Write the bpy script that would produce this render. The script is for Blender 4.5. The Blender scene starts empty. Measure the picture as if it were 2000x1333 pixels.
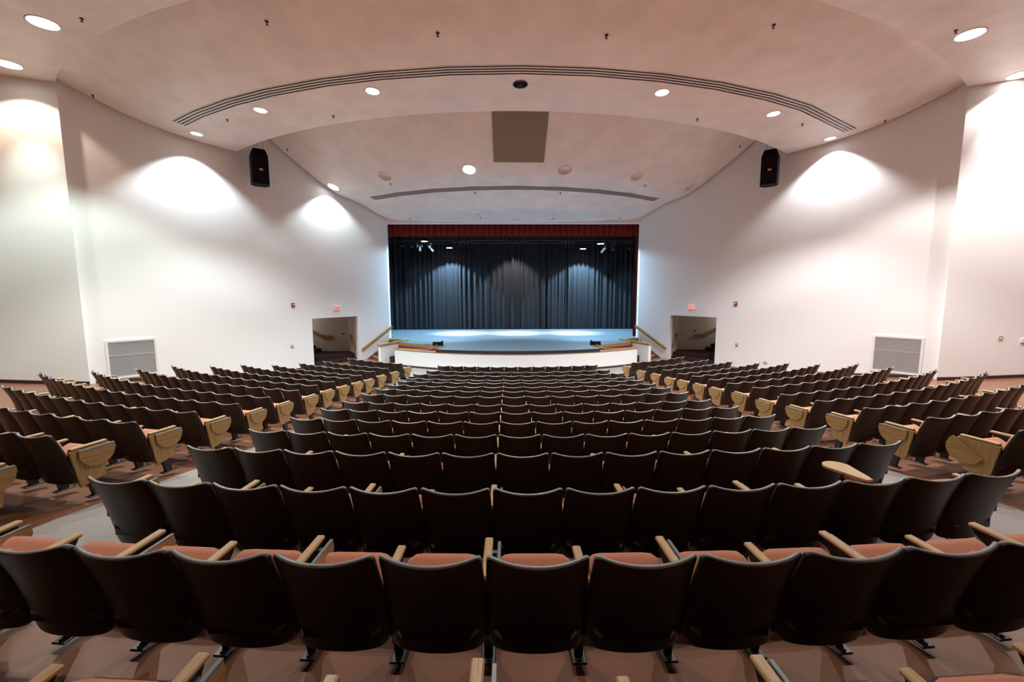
import bpy, bmesh, math, random
from mathutils import Vector, Matrix

SC = bpy.context.scene
COL = SC.collection
PI = math.pi
rnd = random.Random(7)

# ------------------------------------------------------------------ camera
def make_camera():
    cd = bpy.data.cameras.new('camera')
    cd.sensor_fit = 'HORIZONTAL'; cd.sensor_width = 36.0
    cd.lens = 833.0 / 2000.0 * 36.0
    cd.clip_start = 0.05; cd.clip_end = 200
    cam = bpy.data.objects.new('camera', cd); COL.objects.link(cam)
    yaw, pitch, roll = 0.011672, 0.111873, -0.002554
    c, s = math.cos(yaw), math.sin(yaw); cp, sp = math.cos(pitch), math.sin(pitch)
    r = Vector((c, -s, 0)); F = Vector((cp*s, cp*c, -sp)); U = Vector((sp*s, sp*c, cp))
    cr, sr = math.cos(roll), math.sin(roll)
    R2 = r*cr + U*sr; U2 = U*cr - r*sr
    M = Matrix((R2, U2, -F)).transposed().to_4x4()
    M.translation = Vector((-0.4147, 0, 3.65))
    cam.matrix_world = M
    SC.camera = cam
make_camera()

# ------------------------------------------------------------------ world, view, light levels
w = bpy.data.worlds.new('world'); SC.world = w; w.use_nodes = True
w.node_tree.nodes['Background'].inputs[0].default_value = (0.5, 0.5, 0.5, 1)
w.node_tree.nodes['Background'].inputs[1].default_value = 0.0
SC.view_settings.view_transform = 'Standard'
SC.view_settings.look = 'None'
SC.view_settings.gamma = 1.0
SC.view_settings.use_curve_mapping = False
SC.view_settings.exposure = 0.28
SC.cycles.max_bounces = 10
SC.cycles.diffuse_bounces = 7
SC.cycles.sample_clamp_indirect = 6.0
K = 0.80                    # overall lamp level
P_CLOUD = 1500*K            # downlights in the front ceiling cloud
P_CLOUD2 = 1100*K           # downlights in the cloud over the stage front
P_REAR = 1700*K             # rear ceiling wall washers
P_STAGE = 2200*K            # work lights over the stage
COOL = (0.80, 0.94, 1.0)
NEUT = (0.88, 0.96, 1.0)
WARM = (1.0, 0.78, 0.60)
BLUE = (0.44, 0.74, 1.0)

# ------------------------------------------------------------------ materials
def nodes(m):
    m.use_nodes = True
    return m.node_tree.nodes, m.node_tree.links
def mat(name, col, rough=0.5, metal=0.0, spec=0.5, noise=None, bump=None, sheen=0.0):
    """noise = (scale, amount, detail, stretch) colour mottling; bump = (scale, strength, distance)"""
    m = bpy.data.materials.new(name); n, l = nodes(m)
    b = n['Principled BSDF']
    b.inputs['Base Color'].default_value = (*col, 1); b.inputs['Roughness'].default_value = rough
    b.inputs['Metallic'].default_value = metal; b.inputs['Specular IOR Level'].default_value = spec
    if sheen:
        b.inputs['Sheen Weight'].default_value = sheen
        b.inputs['Sheen Roughness'].default_value = 0.5
    tc = n.new('ShaderNodeTexCoord')
    if noise:
        mp = n.new('ShaderNodeMapping'); l.new(tc.outputs['Object'], mp.inputs[0])
        mp.inputs['Scale'].default_value = noise[3] if len(noise) > 3 else (1, 1, 1)
        nz = n.new('ShaderNodeTexNoise'); nz.inputs['Scale'].default_value = noise[0]
        nz.inputs['Detail'].default_value = noise[2]; l.new(mp.outputs[0], nz.inputs['Vector'])
        mr = n.new('ShaderNodeMapRange'); l.new(nz.outputs['Fac'], mr.inputs[0])
        mr.inputs[1].default_value = 0.25; mr.inputs[2].default_value = 0.75
        mr.inputs[3].default_value = 1-noise[1]; mr.inputs[4].default_value = 1+noise[1]
        mx = n.new('ShaderNodeMix'); mx.data_type = 'RGBA'; mx.blend_type = 'MULTIPLY'
        mx.inputs[0].default_value = 1.0; mx.inputs[6].default_value = (*col, 1)
        l.new(mr.outputs[0], mx.inputs[7]); l.new(mx.outputs[2], b.inputs['Base Color'])
    if bump:
        nb = n.new('ShaderNodeTexNoise'); nb.inputs['Scale'].default_value = bump[0]; nb.inputs['Detail'].default_value = 4
        l.new(tc.outputs['Object'], nb.inputs['Vector'])
        bp = n.new('ShaderNodeBump'); bp.inputs['Strength'].default_value = bump[1]; bp.inputs['Distance'].default_value = bump[2]
        l.new(nb.outputs['Fac'], bp.inputs['Height']); l.new(bp.outputs[0], b.inputs['Normal'])
    return m
def emit(name, col, strength):
    m = bpy.data.materials.new(name); n, l = nodes(m)
    b = n['Principled BSDF']; b.inputs['Base Color'].default_value = (*col, 1)
    b.inputs['Emission Color'].default_value = (*col, 1); b.inputs['Emission Strength'].default_value = strength
    return m
def wood(name, c1, c2, stretch, rough=0.4):
    """straight grained veneer; stretch = noise frequency along x, y, z"""
    m = bpy.data.materials.new(name); n, l = nodes(m); b = n['Principled BSDF']
    b.inputs['Roughness'].default_value = rough; b.inputs['Specular IOR Level'].default_value = 0.4
    tc = n.new('ShaderNodeTexCoord'); mp = n.new('ShaderNodeMapping'); mp.inputs['Scale'].default_value = stretch
    l.new(tc.outputs['Object'], mp.inputs[0])
    wv = n.new('ShaderNodeTexNoise'); wv.inputs['Scale'].default_value = 1.0; wv.inputs['Detail'].default_value = 3
    wv.inputs['Roughness'].default_value = 0.6; wv.inputs['Distortion'].default_value = 0.4
    l.new(mp.outputs[0], wv.inputs['Vector'])
    cr = n.new('ShaderNodeValToRGB'); cr.color_ramp.elements[0].color = (*c1, 1); cr.color_ramp.elements[1].color = (*c2, 1)
    cr.color_ramp.elements[0].position = 0.36; cr.color_ramp.elements[1].position = 0.60
    l.new(wv.outputs['Fac'], cr.inputs[0]); l.new(cr.outputs[0], b.inputs['Base Color'])
    return m
M = {}
M['wall'] = mat('wall_paint', (0.85, 0.845, 0.83), 0.62, spec=0.3, bump=(60, 0.05, 0.01))
M['passage'] = mat('passage_paint', (0.60, 0.54, 0.48), 0.7, spec=0.2)
M['ceiling'] = mat('ceiling_plaster', (0.83, 0.785, 0.745), 0.40, spec=0.45, noise=(1.3, 0.085, 9, (1, 1, 1)), bump=(1.6, 0.25, 0.06))
M['deck'] = mat('unseen_dark_brown', (0.22, 0.19, 0.165), 0.9)  # dark finish made up for the unseen rear walls, to cut bounce light
M['floor'] = mat('painted_concrete', (0.205, 0.09, 0.05), 0.36, spec=0.4, noise=(2.0, 0.18, 5), bump=(6, 0.05, 0.01))
M['carpet'] = mat('aisle_carpet', (0.29, 0.265, 0.245), 0.95, spec=0.1, noise=(90, 0.18, 3), bump=(220, 0.4, 0.004))
M['base'] = mat('baseboard_maroon', (0.05, 0.018, 0.02), 0.5)
M['shell'] = mat('brown_plastic', (0.044, 0.033, 0.0265), 0.38, spec=0.35, bump=(400, 0.06, 0.001))
M['rim'] = mat('rim_highlight', (0.27, 0.295, 0.29), 0.32, spec=0.6)  # cool highlight on the brown plastic's top edge, painted as a lighter colour
M['pan'] = mat('maroon_plastic', (0.05, 0.014, 0.010), 0.3, spec=0.5)
M['fabric'] = mat('rust_fabric', (0.60, 0.245, 0.14), 0.9, spec=0.15, noise=(160, 0.1, 2), sheen=0.35, bump=(500, 0.25, 0.001))
M['steel'] = mat('dark_steel', (0.014, 0.010, 0.010), 0.38, metal=0.0, spec=0.5)
M['oak'] = wood('oak_veneer', (0.44, 0.27, 0.115), (0.60, 0.41, 0.20), (150, 8, 150), 0.4)
M['oakp'] = wood('oak_panel', (0.33, 0.19, 0.07), (0.47, 0.29, 0.12), (40, 85, 5), 0.42)
M['oakt'] = wood('oak_tablet', (0.34, 0.195, 0.07), (0.48, 0.295, 0.12), (40, 5, 70), 0.42)
M['trimwood'] = wood('oak_trim', (0.30, 0.155, 0.045), (0.45, 0.25, 0.08), (3, 3, 60), 0.35)
M['edge'] = mat('grey_edging', (0.16, 0.19, 0.20), 0.35)
M['tag'] = mat('tan_tag', (0.5, 0.36, 0.2), 0.4)
M['white'] = mat('white_enamel', (0.78, 0.77, 0.75), 0.45)
M['baffle'] = mat('white_baffle', (0.86, 0.83, 0.80), 0.5)
M['chrome'] = mat('dark_reflector', (0.16, 0.19, 0.22), 0.18, metal=0.9)
M['alu'] = mat('bright_reflector', (0.75, 0.75, 0.75), 0.2, metal=0.9)
M['dark'] = mat('slot_black', (0.02, 0.017, 0.015), 0.7)
M['bronze'] = mat('slot_bronze', (0.22, 0.185, 0.165), 0.6)
M['panelgrey'] = mat('panel_fabric', (0.27, 0.225, 0.185), 0.85, spec=0.1, bump=(150, 0.3, 0.003))
M['grille'] = mat('grille_paint', (0.66, 0.67, 0.68), 0.5)
M['spk'] = mat('speaker_black', (0.005, 0.005, 0.006), 0.7, spec=0.15)
M['badge'] = mat('badge_orange', (0.9, 0.16, 0.03), 0.4)
M['curtain'] = mat('black_velour', (0.020, 0.021, 0.024), 0.85, spec=0.15, sheen=0.08)
M['red'] = mat('red_velour', (0.21, 0.02, 0.016), 0.85, spec=0.1, sheen=0.25)
M['stage'] = mat('stage_floor', (0.13, 0.17, 0.20), 0.48, spec=0.35, noise=(1.2, 0.12, 6, (1, 3, 1)))
M['lip'] = mat('pit_cover_black', (0.022, 0.022, 0.026), 0.5)
M['black'] = mat('stage_black', (0.006, 0.006, 0.007), 0.9, spec=0.1)
M['maroon'] = mat('pit_maroon', (0.20, 0.045, 0.035), 0.6)
M['dkcarpet'] = mat('passage_carpet', (0.045, 0.024, 0.022), 0.95, spec=0.1)
M['firered'] = mat('alarm_red', (0.28, 0.012, 0.015), 0.4)
M['exitred'] = emit('exit_letters', (1.0, 0.04, 0.05), 0.75)
M['exitpink'] = emit('exit_face_lit', (1.0, 0.36, 0.33), 0.55)
M['lens'] = emit('lamp_lens', (0.93, 0.97, 1.0), 7)
M['lensw'] = emit('lamp_lens_warm', (1.0, 0.93, 0.88), 8)
M['work'] = emit('work_light_lens', (0.85, 0.94, 1.0), 22)
M['beige'] = mat('switch_beige', (0.52, 0.44, 0.30), 0.5)
M['greyplate'] = mat('switch_grey', (0.22, 0.22, 0.23), 0.4)
M['cable'] = mat('cable_tan', (0.5, 0.4, 0.3), 0.5)
M['letter'] = mat('letter_white', (0.85, 0.8, 0.75), 0.5)
M['can'] = mat('fixture_black', (0.03, 0.03, 0.032), 0.4)
M['glassy'] = mat('fixture_lens', (0.55, 0.53, 0.5), 0.1, metal=0.8)

# ------------------------------------------------------------------ mesh helpers
class MB:
    def __init__(self): self.v = []; self.f = []; self.m = []; self.s = []
    def add(self, vs, fs, mi=0, smooth=False):
        o = len(self.v); self.v += [tuple(p) for p in vs]
        for f in fs:
            self.f.append(tuple(i+o for i in f)); self.m.append(mi); self.s.append(smooth)
        return self
    def box(self, c, d, mi=0, R=None, ch=0.0):
        x, y, z = d[0]/2, d[1]/2, d[2]/2
        if ch:
            vs = []; 
            for sx in (-1, 1):
                for sy in (-1, 1):
                    for sz in (-1, 1):
                        vs += [(sx*(x-ch), sy*(y-ch), sz*z), (sx*(x-ch), sy*y, sz*(z-ch)), (sx*x, sy*(y-ch), sz*(z-ch))]
            bm = bmesh.new(); 
            for p in vs: bm.verts.new(p)
            bmesh.ops.convex_hull(bm, input=bm.verts); bm.verts.index_update()
            V = [v.co.copy() for v in bm.verts]; F = [[v.index for v in f.verts] for f in bm.faces]; bm.free()
        else:
            V = [Vector((a*x, b*y, e*z)) for a in (-1, 1) for b in (-1, 1) for e in (-1, 1)]
            F = [(0, 1, 3, 2), (4, 6, 7, 5), (0, 4, 5, 1), (2, 3, 7, 6), (0, 2, 6, 4), (1, 5, 7, 3)]
        C = Vector(c)
        V = [(R @ p if R else p)+C for p in V]
        return self.add(V, F, mi)
    def tube(self, a, b, r1, r2=None, n=12, mi=0, caps=True, smooth=True):
        a = Vector(a); b = Vector(b); r2 = r1 if r2 is None else r2
        d = (b-a).normalized(); u = d.orthogonal().normalized(); w_ = d.cross(u)
        vs = [a+(u*math.cos(t)+w_*math.sin(t))*r1 for t in [2*PI*i/n for i in range(n)]]
        vs += [b+(u*math.cos(t)+w_*math.sin(t))*r2 for t in [2*PI*i/n for i in range(n)]]
        self.add(vs, [(i, (i+1) % n, n+(i+1) % n, n+i) for i in range(n)], mi, smooth)
        if caps:
            self.add(vs[:n], [tuple(range(n-1, -1, -1))], mi); self.add(vs[n:], [tuple(range(n))], mi)
        return self
    def path(self, pts, r, n=8, mi=0):
        for a, b in zip(pts[:-1], pts[1:]): self.tube(a, b, r, n=n, mi=mi)
        return self
    def lathe(self, prof, n=28, mi=0, smooth=True, M4=None):
        vs = [(r*math.cos(2*PI*i/n), r*math.sin(2*PI*i/n), z) for r, z in prof for i in range(n)]
        if M4: vs = [M4 @ Vector(p) for p in vs]
        fs = [(k*n+i, k*n+(i+1) % n, (k+1)*n+(i+1) % n, (k+1)*n+i) for k in range(len(prof)-1) for i in range(n)]
        return self.add(vs, fs, mi, smooth)
    def disc(self, r, z, n=28, mi=0, M4=None, flip=False):
        vs = [Vector((r*math.cos(2*PI*i/n), r*math.sin(2*PI*i/n), z)) for i in range(n)]
        if M4: vs = [M4 @ p for p in vs]
        return self.add(vs, [tuple(range(n-1, -1, -1)) if flip else tuple(range(n))], mi)
    def prism(self, poly, axis_vec, mi=0):
        n = len(poly); a = Vector(axis_vec)
        vs = [Vector(p) for p in poly]+[Vector(p)+a for p in poly]
        fs = [tuple(range(n-1, -1, -1)), tuple(range(n, 2*n))]+[(i, (i+1) % n, n+(i+1) % n, n+i) for i in range(n)]
        return self.add(vs, fs, mi)
    def mesh(self, name, mats, recalc=True):
        me = bpy.data.meshes.new(name); me.from_pydata(self.v, [], self.f)
        for m in (mats if isinstance(mats, (list, tuple)) else [mats]): me.materials.append(m)
        me.polygons.foreach_set('material_index', self.m); me.polygons.foreach_set('use_smooth', self.s)
        if recalc:
            bm = bmesh.new(); bm.from_mesh(me); bmesh.ops.recalc_face_normals(bm, faces=bm.faces); bm.to_mesh(me); bm.free()
        me.update(); return me
    def build(self, name, mats, parent=None, recalc=True):
        return link(name, self.mesh(name, mats, recalc), parent)
def link(name, me, parent=None):
    o = bpy.data.objects.new(name, me); COL.objects.link(o)
    if parent: o.parent = parent
    return o
def thing(name, label, cat, loc=(0, 0, 0), rz=0.0, group=None):
    o = bpy.data.objects.new(name, None); COL.objects.link(o); o.empty_display_size = 0.1
    o.location = loc; o.rotation_euler = (0, 0, rz)
    return tag(o, label, cat, group)
def tag(o, label, cat, group=None):
    o['label'] = label; o['category'] = cat
    if group: o['group'] = group
    return o
def struct(o): o['kind'] = 'structure'; return o
def look(d, up=Vector((0, 0, 1))):
    """rotation whose -Z looks along d"""
    return Vector(d).to_track_quat('-Z', 'Y').to_matrix()
def ordinal(n):
    return ['zeroth', 'first', 'second', 'third', 'fourth', 'fifth', 'sixth', 'seventh', 'eighth', 'ninth', 'tenth', 'eleventh',
            'twelfth', 'thirteenth', 'fourteenth', 'fifteenth', 'sixteenth', 'seventeenth', 'eighteenth', 'nineteenth', 'twentieth'][n]

# ------------------------------------------------------------------ hall geometry (metres; z=0 at the foot of the stage)
CY = 28.66                                # centre of the seating arcs
R0, RS = 26.712, 1.0141                   # radius of row A, row spacing
ROWTOP = [1.277, 1.411, 1.535, 1.695, 1.846, 1.990, 2.126, 2.216, 2.332, 2.454, 2.563, 2.690, 2.752, 2.815, 2.80]
ROWZ = [3.65-h-0.85 for h in ROWTOP]      # floor height under each row, nearest row first
SP = 0.533
def rowR(i): return R0-RS*i
def floor_z(r):
    i = (R0-r)/RS
    if i <= 0: return min(ROWZ[0]+0.136*(-i), 2.5)
    if i >= 14: return ROWZ[14]
    k = int(i); return ROWZ[k]*(1-i+k)+ROWZ[k+1]*(i-k)
def fz(x, y): return floor_z(math.hypot(x, y-CY))
AL = math.radians(33.5)
def wallpt(side, s, z=0.0, off=0.0):
    """point on the stage-side wall, s metres back from the proscenium corner, off metres into the hall"""
    x = 7.3+math.sin(AL)*s; y = 25.0-math.cos(AL)*s
    x -= math.cos(AL)*off; y -= math.sin(AL)*off
    return Vector((side*x, y, z))
S_END = 12.75                             # where the stage-side walls meet the house walls
EDGE = {-1: (-14.28, 14.10), 1: (14.25, 14.16)}
NA = math.radians(66)
def nearpt(side, s, z=0.0, off=0.0):
    ex, ey = EDGE[side]
    x = abs(ex)+math.sin(NA)*s; y = ey-math.cos(NA)*s
    x -= math.cos(NA)*off; y += 0; 
    return Vector((side*(x), y-math.sin(NA)*off, z))

# ---- floor
def build_floor():
    m = MB()
    rs = [6.5, 10, 12, 12.514]+[rowR(i) for i in range(13, -1, -1)]+[R0+RS*k for k in range(1, 9)]+[40, 46]
    ths = [math.radians(-75+150*k/60) for k in range(61)]
    vs = [(r*math.sin(t), CY-r*math.cos(t), floor_z(r)) for r in rs for t in ths]
    n = len(ths)
    fs = [(a*n+b, a*n+b+1, (a+1)*n+b+1, (a+1)*n+b) for a in range(len(rs)-1) for b in range(n-1)]
    m.add(vs, fs, 0, False)
    struct(m.build('floor', M['floor'], recalc=False))
build_floor()
def carpet(name, label, u0, u1, r0, r1):
    m = MB(); rs = [r0+(r1-r0)*k/40 for k in range(41)]
    vs = []
    for r in rs:
        a, b = (u0(r), u1(r))
        for k in range(7):
            t = (a+(b-a)*k/6)/r
            vs.append((r*math.sin(t), CY-r*math.cos(t), floor_z(r)+0.008))
    fs = [(i*7+k, i*7+k+1, (i+1)*7+k+1, (i+1)*7+k) for i in range(40) for k in range(6)]
    m.add(vs, fs, 0)
    tag(m.build(name, M['carpet'], recalc=False), label, 'carpet', None)
carpet('aisle_carpet', 'grey carpet runner sloping down the aisle left of the centre seats', lambda r: -9.75*SP, lambda r: -7.15*SP, 11.2, 30)
carpet('aisle_carpet', 'grey carpet runner sloping down the aisle right of the centre seats', lambda r: 7.15*SP, lambda r: 9.75*SP, 11.2, 30)
carpet('cross_aisle_carpet', 'grey carpet strip between the front row and the stage wall', lambda r: -8.5*r/11, lambda r: 8.5*r/11, 9.2, 11.9)

# ---- walls
def wall_poly(m, P, th=0.0):
    m.add(P, [tuple(range(len(P)))], 0)
HI = 12.2
def quad(m, a, b, z0, z1, mi=0):
    m.add([(a[0], a[1], z0), (b[0], b[1], z0), (b[0], b[1], z1), (a[0], a[1], z1)], [(0, 1, 2, 3)], mi)
DOOR = (2.18, 4.82, 2.43)                 # door opening: s from, s to, head height
for side, nm in ((-1, 'left'), (1, 'right')):
    m = MB(); p = lambda s: wallpt(side, s)
    sm = 7.0
    quad(m, p(0), p(DOOR[0]), -0.6, HI); quad(m, p(DOOR[0]), p(DOOR[1]), DOOR[2], HI)
    quad(m, p(DOOR[1]), p(sm), -0.6, HI); quad(m, p(sm), p(S_END+(0.3 if side < 0 else 0.25)), -0.6, HI)
    # reveals of the passage opening
    for s in (DOOR[0], DOOR[1]): quad(m, wallpt(side, s), wallpt(side, s, 0, -0.2), -0.2, DOOR[2])
    a, b, c, d = wallpt(side, DOOR[0], DOOR[2]), wallpt(side, DOOR[1], DOOR[2]), wallpt(side, DOOR[1], DOOR[2], -0.2), wallpt(side, DOOR[0], DOOR[2], -0.2)
    m.add([a, b, c, d], [(0, 1, 2, 3)], 0)
    # proscenium return
    quad(m, p(0), (side*7.3, 25.35, 0), -0.2, HI)
    struct(m.build('wall_'+nm, M['wall'], recalc=False))
    m = MB()
    e0 = nearpt(side, 0); quad(m, e0, nearpt(side, 7.0), -0.6, HI)
    quad(m, e0, wallpt(side, S_END+(0.25 if side < 0 else 0.2), 0, -0.02), -0.6, HI)
    struct(m.build('wall_house_'+nm, M['wall'], recalc=False))
    m = MB(); q = nearpt(side, 7.0); quad(m, q, (side*21.0, -6, 0), -0.6, HI)
    struct(m.build('wall_rear_'+nm, M['deck'], recalc=False))
    # baseboards following the rake
    def base(fn, s0, s1, name):
        mm = MB(); N = max(2, int(abs(s1-s0)/0.5)); h = 0.11
        for k in range(N):
            a, b = s0+(s1-s0)*k/N, s0+(s1-s0)*(k+1)/N
            A, B = fn(side, a, 0, 0.0), fn(side, b, 0, 0.0); A2, B2 = fn(side, a, 0, 0.018), fn(side, b, 0, 0.018)
            za, zb = fz(A.x, A.y), fz(B.x, B.y)
            vs = [(A2.x, A2.y, za-.02), (B2.x, B2.y, zb-.02), (B2.x, B2.y, zb+h), (A2.x, A2.y, za+h), (A.x, A.y, za+h), (B.x, B.y, zb+h)]
            mm.add(vs, [(0, 1, 2, 3), (3, 2, 5, 4)], 0)
        struct(mm.build(name, M['base'], recalc=False))
    base(wallpt, DOOR[1]+0.02, S_END, 'baseboard_'+nm)
    base(nearpt, 0.0, 6.9, 'baseboard_house_'+nm)
m = MB(); quad(m, (-21, -6, 0), (21, -6, 0), -0.6, HI); struct(m.build('wall_back', M['deck'], recalc=False))
m = MB(); m.add([(-22, -6.5, HI), (22, -6.5, HI), (22, 26, HI), (-22, 26, HI)], [(0, 1, 2, 3)]); struct(m.build('ceiling_deck', M['deck'], recalc=False))
# header over the stage opening
m = MB(); m.box((0, 25.17, (7.62+HI)/2), (14.6, 0.34, HI-7.62)); struct(m.build('wall_header', M['wall']))

# ---- passages behind the two openings
for side, nm in ((-1, 'left'), (1, 'right')):
    m = MB(); yb = 24.6
    J0, J1 = wallpt(side, DOOR[0], 0, -0.2), wallpt(side, DOOR[1], 0, -0.2)
    B0 = Vector((side*9.55, yb, 0)); far = side*16.0
    quad(m, J0, B0, -0.1, 2.8, 0); quad(m, B0, (far, yb, 0), -0.1, 3.4, 0)
    F1 = Vector((side*16.0, J1.y-0.15, 0))
    quad(m, J1, F1, -0.1, 3.4, 0); quad(m, F1, (far, yb, 0), -0.1, 3.4)
    m.add([(J0.x, J0.y, 2.62), (J1.x, J1.y, 2.62), (F1.x, F1.y, 2.62), (far, yb, 2.62), (B0.x, B0.y, 2.62)], [(0, 1, 2, 3, 4)], 0)
    struct(m.build('wall_passage_'+nm, M['passage'], recalc=False))
    # raised carpeted floor with a curved front step and stairs climbing outwards
    m = MB()
    poly = [(J0.x-side*-0.02, J0.y, 0), (J1.x, J1.y, 0), (F1.x, F1.y, 0), (far, yb, 0), (B0.x, B0.y, 0)]
    m.prism([(x, y, -0.05) for x, y, z in poly], (0, 0, 0.22), 0)
    k = 0.25
    poly2 = [((J0.x*(1-k)+B0.x*k), (J0.y*(1-k)+B0.y*k), 0), (J1.x*(1-k)+side*11.9*k, J1.y*(1-k)+yb*k, 0), (far, yb-1.2, 0), (far, yb, 0), (B0.x, B0.y, 0)]
    m.prism([(x, y, 0.1) for x, y, z in poly2], (0, 0, 0.24), 0)
    struct(m.build('floor_passage_'+nm, M['dkcarpet']))
    t = thing('staircase', 'dark carpeted stairs rising away inside the %s passage' % nm, 'stairs', (side*11.15, yb-0.75, 0.34))
    for kk in range(6):
        mm = MB(); mm.box((side*(0.15+0.3*kk), 0.0, 0.0875+0.175*kk/2), (0.3, 1.4, 0.175*(kk+1)), ch=0.008); mm.build('step', M['dkcarpet'], t)
    t = thing('handrail', 'dark wooden handrail on the rear wall inside the %s passage' % nm, 'handrail', (0, 0, 0))
    mm = MB(); z0 = 1.18
    pts = [Vector((side*10.5, yb-0.07, z0)), Vector((side*11.0, yb-0.07, z0)), Vector((side*12.6, yb-0.07, z0+0.85))]
    for a, b in zip(pts[:-1], pts[1:]):
        d = b-a; ang = math.atan2(d.z, abs(d.x))
        mm.box((a+b)/2, (d.length+0.04, 0.05, 0.17), 0, Matrix.Rotation(-ang*side, 3, 'Y'))
    mm.build('rail', M['trimwood'], t)
    for f in (0.15, 0.85):
        mm = MB(); mm.tube(pts[0].lerp(pts[1], f), pts[0].lerp(pts[1], f)+Vector((0, 0.07, 0)), 0.012); mm.build('bracket', M['steel'], t)
    t = thing('handrail', 'short sloping oak handrail on the side wall of the %s passage' % nm, 'handrail', (0, 0, 0))
    a = J0.lerp(B0, 0.62); b = J0.lerp(B0, 0.03); nrm = (B0-J0).normalized().cross(Vector((0, 0, 1)))*(-side)
    if nrm.dot(Vector((side, 0, 0))) < 0: nrm = -nrm
    A = Vector((a.x, a.y, 1.28))+nrm*0.07; Bp = Vector((b.x, b.y, 0.75))+nrm*0.07
    mm = MB(); X = (Bp-A).normalized(); Yv = nrm.normalized(); Zv = X.cross(Yv).normalized()
    R = Matrix((X, Yv, Zv)).transposed()
    mm.box((A+Bp)/2, ((Bp-A).length, 0.05, 0.15), 0, R); mm.build('rail', M['trimwood'], t)
    mm = MB(); mm.tube((A+Bp)/2, (A+Bp)/2-nrm*0.09, 0.012); mm.build('bracket', M['steel'], t)
    t = thing('fill_lamp', 'round fill lamp added unseen over the stairs inside the %s passage' % nm, 'ceiling light', (side*12.6, yb-0.8, 2.6))  # no known lamp here: added out of view to brighten the passage
    mm = MB(); mm.lathe([(0.0, -0.09), (0.12, -0.07), (0.15, 0.0)], 20); mm.build('shade', M['lensw'], t)
    pl = bpy.data.lights.new('fill_light', 'POINT'); pl.energy = 22 if side < 0 else 15; pl.color = (1.0, 0.92, 0.85); pl.shadow_soft_size = 0.12
    po = bpy.data.objects.new('fill_light', pl); COL.objects.link(po); po.parent = t; po.location = (0, 0, -0.25)
    t = thing('light_switch', 'small black switch plate on the rear wall of the %s passage' % nm, 'switch', (side*(9.85 if side < 0 else 10.52), yb-0.012, 1.34 if side < 0 else 1.46))
    mm = MB(); mm.box((0, 0, 0), (0.12, 0.02, 0.08), ch=0.004); mm.build('plate', M['steel'], t)
    mm = MB(); mm.box((0, -0.014, 0), (0.03, 0.012, 0.03)); mm.build('toggle', M['greyplate'], t)

# ---- rear ceiling with its curved front edge
def smooth(xs, n=5):
    """Catmull-Rom resample of a profile"""
    P = [Vector((a, b, 0)) for a, b in xs]; P = [P[0]*2-P[1]]+P+[P[-1]*2-P[-2]]; out = []
    for k in range(1, len(P)-2):
        for j in range(n):
            t = j/n; a, b, c, d = P[k-1:k+3]
            q = 0.5*((2*b)+(c-a)*t+(2*a-5*b+4*c-d)*t*t+(3*b-a-3*c+d)*t**3); out.append((q.x, q.y))
    out.append(xs[-1]); return out
CCX, CCY = -0.15, 32.4                    # centre of the ceiling arcs
def build_rear_ceiling():
    m = MB(); z = 10.13; th = 0.25
    L = [(-22, 14.0), (-14.30, 14.1), (-14.0, 13.86), (-13.45, 13.40), (-12.2, 12.53), (-11.07, 11.86), (-10.24, 11.44), (-8.85, 10.83), (-7.6, 10.40)]
    Rr = [(6.63, 10.28), (7.77, 10.66), (9.3, 11.26), (10.63, 11.94), (12.03, 12.73), (13.34, 13.58), (14.05, 14.05), (14.35, 14.3), (22, 14.2)]
    mid = []
    for k in range(1, 40):
        x = -7.6+14.23*k/40; y = 31.9-math.sqrt(22.8**2-(x+0.24)**2); f = k/40
        mid.append((x, y+(1-f)*(10.40-(31.9-math.sqrt(22.8**2-(7.36)**2)))+f*(10.28-(31.9-math.sqrt(22.8**2-(6.87)**2)))))
    arc = smooth(L[1:]+mid+Rr[:-1], 3); arc = [L[0]]+arc+[Rr[-1]]; n = len(arc)-1
    back = [(-22+44*k/n, -6.2) for k in range(n+1)]
    rows = 8; vs = []
    for j in range(rows+1):
        f = j/rows
        for k in range(n+1):
            vs.append((arc[k][0]*(1-f)+back[k][0]*f, arc[k][1]*(1-f)+back[k][1]*f, z))
    fs = [(j*(n+1)+k, j*(n+1)+k+1, (j+1)*(n+1)+k+1, (j+1)*(n+1)+k) for j in range(rows) for k in range(n)]
    m.add(vs, fs)
    vs2 = [(x, y, zz) for zz in (z, z+th) for x, y in arc]
    m.add(vs2, [(k, k+1, n+2+k, n+1+k) for k in range(n)])
    return m
# cut away what lies past the house walls
def cut(me, planes):
    bm = bmesh.new(); bm.from_mesh(me)
    for co, no in planes:
        bmesh.ops.bisect_plane(bm, geom=bm.verts[:]+bm.edges[:]+bm.faces[:], plane_co=co, plane_no=no, clear_outer=True, dist=1e-5)
    bm.to_mesh(me); bm.free(); me.update()
def near_plane(side):
    return (nearpt(side, 0)), Vector((side*math.cos(NA), math.sin(NA), 0))
def far_plane(side, off=0.0):
    return wallpt(side, 0, 0, off), Vector((side*math.cos(AL), math.sin(AL), 0))
C1P = [(25.0, 11.6), (24.2, 11.0), (23.1, 10.30), (22.2, 9.98), (21.4, 9.74), (20.3, 9.56), (19.2, 9.48), (18.0, 9.45)]
C2P = [(17.6, 11.0), (16.6, 10.35), (15.4, 9.62), (13.6, 8.72), (12.2, 8.43), (10.4, 7.90), (9, 7.76), (7.2, 7.66)]
def prof_z(prof, r):
    pr = sorted(prof)
    for (a, za), (b, zb) in zip(pr[:-1], pr[1:]):
        if a <= r <= b: return za+(zb-za)*(r-a)/(b-a)
    return pr[0][1] if r < pr[0][0] else pr[-1][1]
C1S, C2S = smooth(C1P), smooth(C2P)
def polar(r, deg):
    t = math.radians(deg); return CCX+r*math.sin(t), CCY-r*math.cos(t)
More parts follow.
